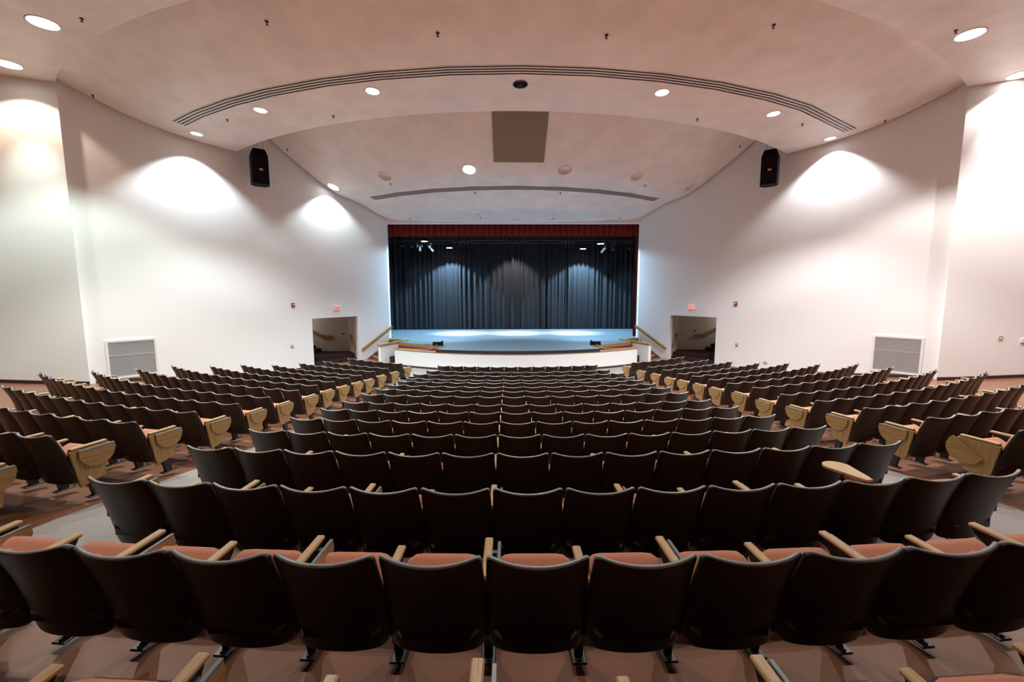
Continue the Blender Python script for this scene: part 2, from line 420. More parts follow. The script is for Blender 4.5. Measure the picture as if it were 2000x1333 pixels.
def cloud_pt(prof, r, deg):
    x, y = polar(r, deg); return Vector((x, y, prof_z(prof, r)))
def cloud_nrm(prof, r, deg):
    """downward normal of the cloud"""
    dz = (prof_z(prof, r+0.15)-prof_z(prof, r-0.15))/0.3; t = math.radians(deg)
    rad = Vector((math.sin(t), -math.cos(t), 0))
    return (rad*dz-Vector((0, 0, 1))).normalized()
def build_cloud(name, prof, th, extra, holes, span=52):
    m = MB(); n = 110
    ths = [-span+2*span*k/n for k in range(n+1)]
    vs = [(*polar(r, t), z) for r, z in prof for t in ths]
    fs = [(a*(n+1)+k, a*(n+1)+k+1, (a+1)*(n+1)+k+1, (a+1)*(n+1)+k) for a in range(len(prof)-1) for k in range(n)]
    m.add(vs, fs, 0, True)
    me = m.mesh(name, M['ceiling'], recalc=False)
    cut(me, [far_plane(-1, 0.13), far_plane(1, 0.13)]+extra)
    # give it thickness: copy of the sheet raised, joined by a rim
    bm = bmesh.new(); bm.from_mesh(me)
    g = bmesh.ops.extrude_face_region(bm, geom=bm.faces[:])
    up = [v for v in g['geom'] if isinstance(v, bmesh.types.BMVert)]
    bmesh.ops.translate(bm, verts=up, vec=(0, 0, th))
    bmesh.ops.recalc_face_normals(bm, faces=bm.faces)
    for e in bm.edges:
        if len(e.link_faces) == 2 and e.calc_face_angle(0) > 0.6: e.smooth = False
    bm.to_mesh(me); bm.free(); me.update()
    return drill(name, me, holes)
def drill(name, me, holes):
    o = link(name, me)
    if holes:
        c = MB()
        for p, nrm, r, dep in holes:
            c.tube(p+nrm*0.12, p-nrm*dep, r, n=28, smooth=False)
        co = c.build('cutter', M['ceiling'])
        md = o.modifiers.new('holes', 'BOOLEAN'); md.object = co; md.operation = 'DIFFERENCE'; md.solver = 'EXACT'
        dg = bpy.context.evaluated_depsgraph_get()
        new = bpy.data.meshes.new_from_object(o.evaluated_get(dg)); new.name = name
        o.modifiers.clear(); o.data = new
        bpy.data.objects.remove(co)
        bm = bmesh.new(); bm.from_mesh(new)
        for e in bm.edges:
            if len(e.link_faces) == 2 and e.calc_face_angle(0) > 0.6: e.smooth = False
        bm.to_mesh(new); bm.free()
    return o
def spot(name, p, d, power, deg, blend, col, parent, size=0.06):
    l = bpy.data.lights.new(name, 'SPOT'); l.energy = power; l.spot_size = math.radians(deg); l.spot_blend = blend
    l.color = col; l.shadow_soft_size = size
    o = bpy.data.objects.new(name, l); COL.objects.link(o); o.location = p
    o.rotation_euler = look(d).to_euler(); o.parent = parent
    if parent: o.matrix_parent_inverse = Matrix.Identity(4); o.location = Vector(p)-parent.location
    return o
def downlight(p, nrm, r, state, label, group, depth=0.2, power=0, col=COOL, lens='lens', beams=None, aim=None, can='white'):
    """recessed can: trim ring, reflector, lens (lit or dark)"""
    t = thing('recessed_downlight', label, 'ceiling light', p, 0, group)
    q = look(nrm).to_4x4()                # local -Z points out of the ceiling
    m = MB(); w_ = 0.02
    m.lathe([(r-0.004, 0.01), (r-0.004, -0.012), (r+w_, -0.012), (r+w_, 0.004)], 32, 0, True, q)
    m.build('trim_ring', M['white' if state != 'off_dark' else 'edge'], t)
    m = MB(); rr = r*0.96
    if state == 'lit':
        m.lathe([(rr, -0.005), (r*0.88, depth*0.6)], 32, 0, True, q); m.build('reflector', M['alu'], t)
        m = MB(); m.disc(r*0.88, min(depth*0.6, 0.07), 32, 0, q); m.build('lens', M[lens], t, recalc=False)
    elif state == 'off_dark':
        m.lathe([(rr, -0.005), (rr*0.92, depth*0.6), (r*0.45, depth)], 32, 0, True, q); m.build('reflector', M['chrome'], t)
        m = MB(); m.disc(r*0.6, depth*0.95, 32, 0, q); m.build('lens', M['dark'], t, recalc=False)
    elif state == 'silver':
        m.lathe([(rr, -0.005), (r*0.8, depth*0.5), (r*0.5, depth)], 32, 0, True, q); m.build('reflector', M['alu'], t)
        m = MB(); m.disc(r*0.55, depth*0.9, 32, 0, q); m.build('lens', M['dark'], t, recalc=False)
    else:
        m.lathe([(rr, -0.005), (rr, depth)], 32, 0, True, q); m.build('baffle', M['baffle'], t)
        m = MB(); m.disc(rr, depth, 32, 0, q); m.build('lens', M['baffle'], t, recalc=False)
    for (pw, deg, bl, c) in (beams or []):
        spot('downlight_beam', Vector(p)+nrm*0.02, aim or Vector((0, 0, -1)), pw, deg, bl, c, t, 0.05)
    return t

H1, H2, HR = [], [], []
L1 = [(-36.4, 1), (-24.5, 1), (-12.2, 1), (0.4, 0), (12.7, 1), (25.8, 1), (38.2, 1)]
for a, lit in L1: H1.append((cloud_pt(C1S, 19.65, a), cloud_nrm(C1S, 19.65, a), 0.205, 0.4))
L2 = [(-39.0, 1), (-24.2, 0), (-7.6, 1), (9.2, 0), (23.8, 0), (39.6, 0)]
for a, lit in L2: H2.append((cloud_pt(C2S, 13.85, a), cloud_nrm(C2S, 13.85, a), 0.29, 0.6))
L3 = [(9.44, -11.1), (9.41, 14.2), (9.42, -33.3), (8.05, 1.7), (9.36, 36.8)]
for r, a in L3: H2.append((cloud_pt(C2S, r, a), cloud_nrm(C2S, r, a), 0.16, 0.4))
LR = {(-1, 0): (-11.53, 11.17), (-1, 1): (-14.52, 13.05), (1, 0): (11.34, 11.46), (1, 1): (15.02, 13.45)}
LRX = [(-8.1, 9.55, 'left outer'), (-4.2, 8.55, 'left inner'), (0.0, 8.2, 'central'), (4.2, 8.6, 'right inner'), (8.1, 9.7, 'right outer'), (15.3, 10.1, 'far right')]  # far right lamp is unseen, added to cast the wall edge's strip shadow
DN = Vector((0, 0, -1))
for k in LR: HR.append((Vector((*LR[k], 10.13)), DN, 0.30, 0.5))

me = build_rear_ceiling().mesh('ceiling', M['ceiling'], recalc=False)
cut(me, [near_plane(-1), near_plane(1)])
bm = bmesh.new(); bm.from_mesh(me)
def rear_ceiling():
    # plug-in recesses: simple discs are drilled as real holes through a thickened slab
    g = bmesh.ops.extrude_face_region(bm, geom=[f for f in bm.faces if abs(f.normal.z) > 0.5])
    up = [v for v in g['geom'] if isinstance(v, bmesh.types.BMVert)]
    bmesh.ops.translate(bm, verts=up, vec=(0, 0, 0.12))
    bmesh.ops.remove_doubles(bm, verts=bm.verts, dist=1e-4)
    fs = [f for f in bm.faces if abs(f.normal.z) < 0.5 and max(v.co.z for v in f.verts) > 10.3]
    bmesh.ops.delete(bm, geom=fs, context='FACES')
    bmesh.ops.recalc_face_normals(bm, faces=bm.faces)
    bm.to_mesh(me); bm.free(); me.update()
rear_ceiling()
struct(drill('ceiling', me, HR))
struct(build_cloud('ceiling_cloud_rear', C1S, 0.12, [], H1))
struct(build_cloud('ceiling_cloud_front', C2S, 0.12, [(Vector((0, 25.0, 0)), Vector((0, 1, 0)))], H2))

GL1 = 'downlights along the middle ceiling panel'
PL = ['leftmost lit downlight near the left wall on the middle ceiling panel', 'second lit downlight from the left wall on the middle ceiling panel',
      'third lit downlight from the left on the middle ceiling panel', 'dark unlit downlight at the centre of the middle ceiling panel',
      'lit downlight right of the dark centre one on the middle ceiling panel', 'second lit downlight from the right wall on the middle ceiling panel',
      'rightmost lit downlight near the right wall on the middle ceiling panel']
for (a, lit), h, lb in zip(L1, H1, PL):
    end = abs(a) > 30
    downlight(h[0], h[1], 0.2, 'lit' if lit else 'off_dark', lb, GL1, 0.2,
              beams=[(P_CLOUD*(0.68 if end else 1.4), 108, 0.45, (COOL if end else NEUT) if a < 0 else (0.97, 0.965, 1.0))] if lit else None)
GL2 = 'downlights along the front ceiling panel'
PL = ['large lit downlight at the far left of the front ceiling panel', 'large unlit white downlight between two lit ones, left of the grey panel',
      'large lit round downlight just left below the grey ceiling panel', 'large unlit white downlight just right below the grey ceiling panel',
      'unlit white downlight second from the right wall on the front ceiling panel', 'faint unlit downlight nearest the right wall on the front ceiling panel']
for (a, lit), h, lb in zip(L2, H2, PL):
    downlight(h[0], h[1], 0.285, 'lit' if lit else 'off', lb, GL2, 0.3 if lit else 0.15,
              beams=[(P_CLOUD2*(0.55 if a < -30 else 1.5), 116, 0.45, COOL if a < -30 else NEUT)] if lit else None)
PL = ['small silver downlight above the stage front, left of centre', 'small silver downlight above the stage front, right of centre',
      'small silver downlight near the left end of the stage opening', 'small silver downlight above the middle of the stage opening', 'small silver downlight near the right end of the stage opening']
for (r, a), h, lb in zip(L3, H2[len(L2):], PL):
    downlight(h[0], h[1], 0.155, 'silver', lb, 'small downlights over the stage edge', 0.16)
for (side, k), (x, y) in LR.items():
    nm = 'left' if side < 0 else 'right'
    lb = ('large lit downlight on the rear ceiling beside the %s wall joint' if k else 'large lit downlight on the rear ceiling inward from the %s wall') % nm
    wc = (WARM if side < 0 else (1.0, 0.86, 0.84)) if k else ((0.80, 1.0, 0.93) if side < 0 else (1.0, 0.95, 0.93))
    downlight(Vector((x, y, 10.13)), DN, 0.295, 'lit', lb, 'downlights on the rear ceiling', 0.3, lens='lensw',
              beams=[(P_REAR*(0.26 if k else 0.9), 112, 0.3, wc)]+([(P_REAR*0.6, 56, 0.8, (0.80, 1.0, 0.94) if side < 0 else (1.0, 0.96, 0.95))] if k else []))
for x, y, wd in LRX:                          # rest of the same lamp row above the view, plus the added far right one
    t = thing('recessed_downlight', 'lit downlight on the rear ceiling above the seats near the camera, %s' % wd, 'ceiling light', (x, y, 10.12), 0, 'overhead downlights of the rear ceiling')
    m = MB(); m.lathe([(0.28, 0.0), (0.28, -0.012), (0.32, -0.012), (0.32, 0.0)], 28); m.build('trim_ring', M['white'], t)
    m = MB(); m.disc(0.28, -0.006, 28); m.build('lens', M['lensw'], t)
    spot('downlight_beam', (x, y, 10.05), DN, P_REAR*(0.7 if abs(x) > 12 else 1.0 if abs(x) > 7 else 0.5), 128 if x > 12 else 108, 0.3, ((1.0, 0.88, 0.86) if x > 12 else (1.0, 0.96, 0.92)), t, 0.05)

# ---- sprinklers
SPR1 = [(22.31, -15.3), (21.59, -5.0), (21.57, 5.7), (22.33, 16.0), (22.31, -37.4), (19.68, -29.5), (18.55, -18.7), (18.46, 19.5), (19.65, 30.9), (21.23, 38.4)]
SPR2 = [(16.05, -38.3), (13.34, -24.7), (11.91, -8.4), (11.90, 11.0), (13.37, 27.7), (16.25, 38.5), (8.79, -11.1), (8.76, 15.1), (9.71, -35.6), (9.99, 37.5)]
def sprinkler(p, label, group):
    t = thing('sprinkler', label, 'sprinkler', p, 0, group)
    m = MB(); m.lathe([(0.0, -0.012), (0.045, -0.008), (0.05, 0.012)], 16); m.build('escutcheon', M['steel'], t)
    m = MB(); m.tube((0, 0, 0), (0, 0, -0.06), 0.014, n=8)
    m.lathe([(0.0, -0.075), (0.032, -0.072), (0.034, -0.068), (0.0, -0.066)], 12); m.build('head', M['steel'], t)
W1 = ['uppermost left', 'upper centre-left', 'upper centre-right', 'uppermost right', 'far left wall-side', 'left, below the air slot', 'left edge-side', 'right edge-side', 'right, below the air slot', 'far right wall-side']
for (r, a), wd in zip(SPR1, W1): sprinkler(cloud_pt(C1S, r, a), 'small dark sprinkler head on the middle ceiling panel, %s' % wd, 'sprinklers of the middle panel')
W2 = ['far left', 'left above the bronze air slot', 'just below the bronze slot, left of centre', 'just below the bronze slot, right of centre', 'right above the bronze air slot', 'far right',
      'beside the small left-centre light', 'beside the small right-centre light', 'beside the small far-left light', 'beside the small far-right light']
for (r, a), wd in zip(SPR2, W2): sprinkler(cloud_pt(C2S, r, a), 'small sprinkler head on the front ceiling panel, %s' % wd, 'sprinklers of the front panel')
sprinkler(Vector((-10.44, 10.99, 10.13)), 'small dark sprinkler head on the rear ceiling by the left light', 'sprinklers of the rear ceiling')
sprinkler(Vector((10.8, 11.29, 10.13)), 'small dark sprinkler head on the rear ceiling by the right light', 'sprinklers of the rear ceiling')

# ---- linear slot diffusers (polyline of straight sections)
def diffuser(prof, r0, angs, wid, nslots, framemat, slotmat, label):
    t = thing('linear_diffuser', label, 'air diffuser', (0, 0, 0), 0, None)
    for a, b in zip(angs[:-1], angs[1:]):
        m = MB(); k = MB()
        def P(r, ang, off): return cloud_pt(prof, r, ang)+cloud_nrm(prof, r, ang)*off
        ri, ro = r0-wid/2, r0+wid/2
        A = [P(ri, a, 0.010), P(ro, a, 0.010), P(ro, b, 0.010), P(ri, b, 0.010)]
        B = [P(ri-0.004, a, -0.03), P(ro+0.004, a, -0.03), P(ro+0.004, b, -0.03), P(ri-0.004, b, -0.03)]
        m.add(A+B, [(0, 1, 2, 3), (0, 1, 5, 4), (1, 2, 6, 5), (2, 3, 7, 6), (3, 0, 4, 7)])
        o = m.build('diffuser_section', framemat, t)
        for j in range(nslots):
            rc = ri+wid*(j+0.5)/nslots; h = wid/nslots*0.24
            k.add([P(rc-h, a, 0.0125), P(rc+h, a, 0.0125), P(rc+h, b, 0.0125), P(rc-h, b, 0.0125)], [(0, 1, 2, 3)])
        k.build('air_slot', slotmat, o, recalc=False)
diffuser(C1S, 20.33, [-35.0, -30.9, -25.7, -21.0, -15.4, -10.5, -5.0, 0.5, 5.9, 11.4, 16.8, 22.4, 27.5, 37.4], 0.42, 4, M['ceiling'], M['dark'], 'long curved air slot with four dark lines across the middle ceiling panel')
diffuser(C2S, 12.27, [-35.1, -26.5, -17.5, -8.5, 0.7, 10.5, 19.2, 28.0, 37.6], 0.36, 3, M['bronze'], M['panelgrey'], 'curved bronze air slot across the front ceiling panel')

# ---- grey fabric panel on the front cloud
def grey_panel():
    t = thing('acoustic_panel', 'grey-brown rectangular fabric panel on the front ceiling panel', 'panel', (0, 0, 0))
    N = 8
    for h0, h1 in ((16.6, 15.45), (15.45, 14.26)):
        m = MB()
        for off in (0.05, 0.0):
            vs = []
            for k in range(N+1):
                r = h0+(h1-h0)*k/N
                for x in (-0.93, 1.12):
                    y = CCY-math.sqrt(r*r-(x-CCX)**2); vs.append(Vector((x, y, prof_z(C2S, r)))+Vector((0, -0.35, -1)).normalized()*off)
            m.add(vs, [(2*k, 2*k+1, 2*k+3, 2*k+2) for k in range(N)], 0, False)
            if off: top = vs
        bot = vs
        n = len(top); al = top+bot
        m.add(al, [(2*k, 2*k+2, n+2*k+2, n+2*k) for k in range(N)]+[(2*k+1, 2*k+3, n+2*k+3, n+2*k+1) for k in range(N)]+[(0, 1, n+1, n), (2*N, 2*N+1, n+2*N+1, n+2*N)])
        m.build('fabric_board', M['panelgrey'], t)
grey_panel()

# ------------------------------------------------------------------ stage
ZS = 1.0
def front_arc(x): return 30.3-math.sqrt(10.8**2-(x-0.08)**2)
def build_stage():
    # stage floor, cut back at the pit on both sides
    m = MB()
    arcx = [-3.81+k*(7.85/24) for k in range(25)]
    poly = [(-12, 33), (-12, 25.36), (-7.3, 25.36), (-7.3, 25.0), (-6.05, 24.2), (-6.36, 23.2), (-3.4, 21.15), (-3.81, front_arc(-3.81)-0.06)]
    poly += [(x, front_arc(x)-0.06) for x in arcx[1:-1]]
    poly += [(4.04, front_arc(4.04)-0.06), (3.75, 21.15), (6.36, 23.0), (6.05, 24.0), (7.3, 25.0), (7.3, 25.36), (12, 25.36), (12, 33)]
    m.prism([(x, y, ZS-0.13) for x, y in poly], (0, 0, 0.13), 0)
    o = m.mesh('floor_stage', [M['stage'], M['lip']])
    for p in o.polygons:
        if abs(p.normal.z) < 0.5 and p.center.y < 21.0: p.material_index = 1
    struct(link('floor_stage', o))
    # curved white wall below
    t = thing('stage_front_wall', 'low curved white wall with oak cap below the stage edge', 'wall', (0, 0, 0))
    m = MB(); n = 40; xs = [-6.1+12.3*k/n for k in range(n+1)]
    a = [(x, front_arc(x)) for x in xs]; b = [(x*0.985, front_arc(x)+0.2) for x in xs]
    vs = [(x, y, z) for z in (-0.1, 0.83) for x, y in a]+[(x, y, z) for z in (-0.1, 0.83) for x, y in b]
    q = n+1
    fs = [(k, k+1, q+k+1, q+k) for k in range(n)]+[(2*q+k, 2*q+k+1, 3*q+k+1, 3*q+k) for k in range(n)]+[(q+k, q+k+1, 3*q+k+1, 3*q+k) for k in range(n)]
    fs += [(0, q, 3*q, 2*q), (n, q+n, 3*q+n, 2*q+n)]
    m.add(vs, fs); m.build('wall_panel', M['wall'], t)
    m = MB(); off = 0.02
    for z0, z1, d0, d1, mm in ((0.83, 0.868, 0.03, 0.24, 'trimwood'), (0.0, 0.10, 0.016, 0.05, 'base')):
        m = MB()
        A = [(x, front_arc(x)-d0) for x in xs]; B = [(x*0.985, front_arc(x)+d1) for x in xs]
        vs = [(x, y, z) for z in (z0, z1) for x, y in A]+[(x, y, z) for z in (z0, z1) for x, y in B]
        fs = [(k, k+1, q+k+1, q+k) for k in range(n)]+[(2*q+k, 2*q+k+1, 3*q+k+1, 3*q+k) for k in range(n)]+[(q+k, q+k+1, 3*q+k+1, 3*q+k) for k in range(n)]+[(k, k+1, 2*q+k+1, 2*q+k) for k in range(n)]
        fs += [(0, q, 3*q, 2*q), (n, q+n, 3*q+n, 2*q+n)]
        m.add(vs, fs); m.build('cap_rail' if mm == 'trimwood' else 'base_strip', M[mm], t)
    for side, nm in ((-1, 'left'), (1, 'right')):
        # faces of the pit: oak board over maroon
        A, B = Vector((side*6.36, 23.2 if side < 0 else 23.0, 0)), Vector((-3.4 if side < 0 else 3.75, 21.15, 0))
        t = thing('pit_facing', 'oak and maroon boards closing the pit on the %s of the stage' % nm, 'boards', (0, 0, 0))
        m = MB(); d = Vector((0, -0.02, 0))
        def face(z0, z1, mt, name, a=A, b=B):
            m = MB(); m.add([a+d+Vector((0, 0, z0)), b+d+Vector((0, 0, z0)), b+d+Vector((0, 0, z1)), a+d+Vector((0, 0, z1)), a+Vector((0, 0.02, z0)), b+Vector((0, 0.02, z0)), b+Vector((0, 0.02, z1)), a+Vector((0, 0.02, z1))],
                            [(0, 1, 2, 3), (4, 5, 6, 7), (0, 1, 5, 4), (3, 2, 6, 7), (0, 3, 7, 4), (1, 2, 6, 5)]); m.build(name, M[mt], t)
        face(0.84, 0.985, 'trimwood', 'oak_board'); face(-0.05, 0.84, 'maroon', 'maroon_board')
        m = MB(); xx = B.x; xe = -3.81 if side < 0 else 4.04
        m.box(((xx+xe)/2, (21.15+front_arc(xe))/2, 0.42), (0.05, 0.9, 0.85), 0, Matrix.Rotation(0.40*-side*-1, 3, 'Z')); m.build('end_board', M['trimwood'], t)
        # cheek wall of the stage stairs
        t = thing('stair_cheek_wall', 'low white wall with oak cap beside the %s stage stairs' % nm, 'wall', (0, 0, 0))
        a, b = Vector((side*6.95, 21.75, 0)), Vector((side*6.08, 24.1, 0)); dr = (b-a).normalized(); nr = Vector((dr.y, -dr.x, 0))*0.08
        m = MB(); poly = [a+nr, b+nr, b-nr, a-nr]
        m.prism([(p.x, p.y, -0.1) for p in poly], (0, 0, 1.06)); m.build('wall_panel', M['wall'], t)
        nr2 = nr*1.45; a2 = a-dr*0.04
        m = MB(); poly = [a2+nr2, b+nr2, b-nr2, a2-nr2]; m.prism([(p.x, p.y, 0.96) for p in poly], (0, 0, 0.09)); m.build('cap_rail', M['trimwood'], t)
        # oak edging along the top of the stair well
        m = MB(); c = Vector((side*7.28, 24.9, 0)); dd = (c-b).normalized(); n3 = Vector((-dd.y, dd.x, 0))*0.05
        m.prism([(p.x, p.y, ZS-0.1) for p in (b+n3, c+n3, c-n3, b-n3)], (0, 0, 0.125)); m.build('well_edging', M['trimwood'], t)
        # stairs up along the wall
        t = thing('stage_stairs', 'terracotta stage steps climbing along the %s wall' % nm, 'stairs', (0, 0, 0))
        for k in range(5):
            s0, s1 = 1.35-0.328*k, max(0.03, 1.35-0.328*(k+1))
            q0, q1 = wallpt(side, s0, 0, 0.012), wallpt(side, s1, 0, 0.012)
            f0, f1 = max(0.0, 1-(s0+0.35)/2.0), max(0.0, 1-(s1+0.35)/2.0)
            io = Vector((-side*-0.10, 0.0, 0)); c0, c1 = a.lerp(b, f0)+io, a.lerp(b, f1)+io
            m = MB(); m.prism([(p.x, p.y, -0.02) for p in (q0, q1, c1, c0)], (0, 0, 0.17*(k+1)+0.02)); m.build('step', M['floor'], t)
        m = MB()
        for k in range(1):
            A0, A1 = wallpt(side, 1.66, -0.18, 0.02), wallpt(side, 0.02, 0.68, 0.02)
            m.add([A0, A1, A1+Vector((0, 0, 0.21)), A0+Vector((0, 0, 0.21))], [(0, 1, 2, 3)])
        m.build('stair_skirt', M['floor'], t, recalc=False)
        # oak handrail up the wall
        t = thing('handrail', 'sloping oak handrail on the white wall up to the %s side of the stage' % nm, 'handrail', (0, 0, 0))
        A = wallpt(side, 2.02, 0.57, 0.09); B = wallpt(side, -0.12, 1.70, 0.09)
        X = (B-A).normalized(); Yv = Vector((side*math.cos(AL), math.sin(AL), 0)); Zv = X.cross(Yv).normalized(); R = Matrix((X, Yv, Zv)).transposed()
        m = MB(); m.box((A+B)/2, ((B-A).length, 0.06, 0.17), 0, R, ch=0.012); m.build('rail', M['trimwood'], t)
        for f in (0.1, 0.5, 0.9):
            m = MB(); c = A.lerp(B, f); m.tube(c, c+Yv*0.09, 0.013); m.build('bracket', M['steel'], t)
        # black speaker box in the corner
        t = thing('floor_speaker', 'black box speaker tucked beside the %s end of the stage wall' % nm, 'speaker', (side*6.70, 22.75, 0))
        m = MB(); m.box((0, 0, 0.165), (0.62, 0.7, 0.33), ch=0.012); m.build('cabinet', M['spk'], t)
        m = MB(); m.box((0, -0.355, 0.165), (0.56, 0.015, 0.27), ch=0.006); m.build('grille', M['lip'], t)
        # wedge monitor on the stage front
        sx = -3.95 if side < 0 else 4.12
        t = thing('wedge_monitor', 'black wedge monitor on the %s front of the stage' % nm, 'speaker', (sx, 21.72, ZS), side*-0.12)
        m = MB(); h = 0.2
        prof = [(-0.17, 0), (0.17, 0), (0.17, 0.10), (-0.10, h), (-0.17, h*0.85)]
        m.prism([(-0.26, y, z) for y, z in prof], (0.52, 0, 0)); m.build('cabinet', M['spk'], t)
        m = MB(); m.prism([(side*-0.26-side*-0.05*0, -0.172, 0.0), (side*-0.26+side*0.14, -0.172, 0.16), (side*-0.26, -0.172, 0.30)], (0, 0.03, 0)); m.build('side_cheek', M['spk'], t)
        m = MB(); yy = 21.5
        pts = [Vector((sx-side*0.0, 21.52, ZS+0.06)), Vector((sx+side*0.15, 21.2, ZS-0.02)), Vector((sx+side*0.3, 20.95, 0.90)), Vector((sx+side*0.9, 20.98, 0.89)), Vector((sx+side*1.5, 21.25, 0.88)), Vector((sx+side*1.9, 21.5, 0.885))]
        m.path(pts, 0.011); tag(m.build('cable', M['cable']), 'thin tan cable trailing from the wedge monitor over the %s pit' % nm, 'cable')
    # odd little cable heap on the stage
    m = MB(); pts = [Vector((-4.75+0.09*k, 21.98+0.10*math.sin(2.1*k), ZS+0.012+0.01*(k % 2))) for k in range(8)]; m.path(pts, 0.011)
    tag(m.build('cable_coil', M['steel']), 'short black cable lying on the stage left of the wedge monitor', 'cable')
    # stage house
    m = MB(); quad(m, (-12, 33, 0), (12, 33, 0), 0, 11); quad(m, (-12, 25.36, 0), (-12, 33, 0), 0, 11); quad(m, (12, 25.36, 0), (12, 33, 0), 0, 11)
    quad(m, (-12, 25.36, 0), (-7.3, 25.36, 0), 0, 11); quad(m, (12, 25.36, 0), (7.3, 25.36, 0), 0, 11)
    m.add([(-12, 25.3, 11), (12, 25.3, 11), (12, 33, 11), (-12, 33, 11)], [(0, 1, 2, 3)])
    struct(m.build('wall_stage', M['black'], recalc=False))
build_stage()
def drape(name, x0, x1, y, z0, z1, per, amp, matl, label, seed=1, nz=3, taper=0.0, cat='curtain', even=False):
    r = random.Random(seed); m = MB(); xs = []; x = x0
    pts = []
    while x < x1:
        wv = per*(0.35+r.random()*1.3); am = amp*(0.15+r.random()*1.1)*min(1.0, wv/per+0.2); k = 8 if even else 7
        if even: wv, am = per*(0.92+0.16*r.random()), amp*(0.85+0.3*r.random())
        for j in range(k):
            t = j/k; pts.append((x+wv*t, am*math.sin(2*PI*t)+0.25*am*math.sin(4*PI*t+1)))
        x += wv
    n = len(pts); vs = []
    for i in range(nz+1):
        z = z0+(z1-z0)*i/nz; f = 1-taper*(i/nz)
        vs += [(px, y+py*f, z+(0.015*math.sin(px*9) if i == 0 else 0)) for px, py in pts]
    m.add(vs, [(i*n+k, i*n+k+1, (i+1)*n+k+1, (i+1)*n+k) for i in range(nz) for k in range(n-1)], 0, True)
    return tag(m.build(name, matl, recalc=False), label, cat)
drape('stage_curtain', -11.5, 11.5, 31.4, ZS+0.03, 10.5, 0.30, 0.11, M['curtain'], 'full-width black pleated curtain hanging at the back of the stage', 3, 4)
drape('valance', -7.6, 7.6, 25.75, 6.98, 8.6, 0.36, 0.11, M['red'], 'dark red pleated valance across the top of the stage opening', 5, 2, 0.35, even=True)
drape('leg_curtain', 7.26, 8.6, 25.85, ZS+0.02, 8.6, 0.3, 0.05, M['red'], 'dark red curtain leg at the right edge of the stage', 8, 3)

# ---- stage lighting
def batten(y, z, x0, x1, label):
    t = thing('lighting_batten', label, 'lighting bar', (0, y, z))
    m = MB(); m.tube((x0, 0, 0), (x1, 0, 0), 0.03, n=10); m.build('pipe', M['can'], t)
    m = MB(); m.box(((x0+x1)/2, 0.02, 0.16), (x1-x0, 0.09, 0.09)); m.build('raceway', M['can'], t)
    for k in range(7):
        x = x0+(x1-x0)*(k+0.5)/7; m = MB(); m.tube((x, 0, 0), (x, 0, 11-z), 0.006, n=6); m.build('lift_line', M['steel'], t)
batten(27.5, 6.98, -8.6, 8.6, 'black pipe batten carrying the front row of stage lights')
batten(30.6, 7.15, -8.6, 8.6, 'black pipe batten nearer the back curtain')
def fixture(x, y, z, d, kind, label):
    t = thing('stage_light', label, 'stage light', (x, y, z), 0, 'stage lights on the battens')
    d = Vector(d).normalized(); q = look(d).to_4x4()
    m = MB()
    if kind == 'profile':
        L = 0.56; m.lathe([(0.0, 0.3), (0.11, 0.29), (0.12, 0.1), (0.075, 0.04), (0.08, -0.24), (0.095, -0.26)], 14, 0, True, q); r, zz = 0.082, -0.25
    else:
        m.lathe([(0.0, 0.17), (0.1, 0.15), (0.14, 0.0), (0.15, -0.14), (0.16, -0.15)], 14, 0, True, q); r, zz = 0.14, -0.13
    m.build('body', M['can'], t)
    m = MB(); m.disc(r, zz, 14, 0, q); m.build('lens', M['glassy'], t)
    top = 6.98-z if y < 29 else 7.15-z
    m = MB(); u = d.cross(Vector((0, 0, 1))); u = Vector((1, 0, 0)) if u.length < 0.1 else u.normalized()
    for s in (-1, 1): m.tube(u*0.15*s, u*0.15*s+Vector((0, 0, max(0.1, top*0.6))), 0.012, n=6)
    m.tube(u*-0.15+Vector((0, 0, max(0.1, top*0.6))), u*0.15+Vector((0, 0, max(0.1, top*0.6))), 0.012, n=6); m.build('yoke', M['alu'], t)
    m = MB(); m.box((0, 0, max(0.12, top*0.8)), (0.06, 0.09, max(0.06, abs(top)*0.5))); m.build('clamp', M['alu'], t)
    return t
DNF = (0, 0.1, -1)
FX = [(-7.05, (0.3, -0.2, -1), 'profile', 6.85, 'first profile stage light from the left end of the front batten'),
      (-6.45, (0.35, -0.25, -1), 'profile', 6.8, 'second profile stage light from the left on the front batten'),
      (-5.9, (0.05, -0.2, -1), 'profile', 6.55, 'third stage light from the left, hanging straight down'),
      (-5.2, (0.6, -0.1, -0.8), 'profile', 6.48, 'fourth stage light from the left, tilted inward'),
      (-3.62, DNF, 'fresnel', 6.66, 'left lamp of the left-centre cluster'), (-3.2, DNF, 'fresnel', 6.66, 'middle lamp of the left-centre cluster'),
      (-2.75, DNF, 'fresnel', 6.66, 'right lamp of the left-centre cluster'),
      (-0.3, DNF, 'fresnel', 6.62, 'left lamp of the three at the centre of the batten'), (0.2, DNF, 'fresnel', 6.62, 'middle lamp of the three at the centre of the batten'),
      (0.62, DNF, 'fresnel', 6.62, 'right lamp of the three at the centre of the batten'),
      (3.2, DNF, 'fresnel', 6.64, 'left lamp of the right-centre cluster'), (3.7, DNF, 'fresnel', 6.64, 'right lamp of the right-centre cluster'),
      (5.75, (-0.7, -0.2, -0.8), 'profile', 6.38, 'profile light tilted inward below the right work light'),
      (6.35, (-0.1, -0.3, -1), 'profile', 6.6, 'second profile light from the right end of the front batten'),
      (7.42, (-0.3, -0.25, -1), 'profile', 6.65, 'last profile light at the right end of the front batten')]
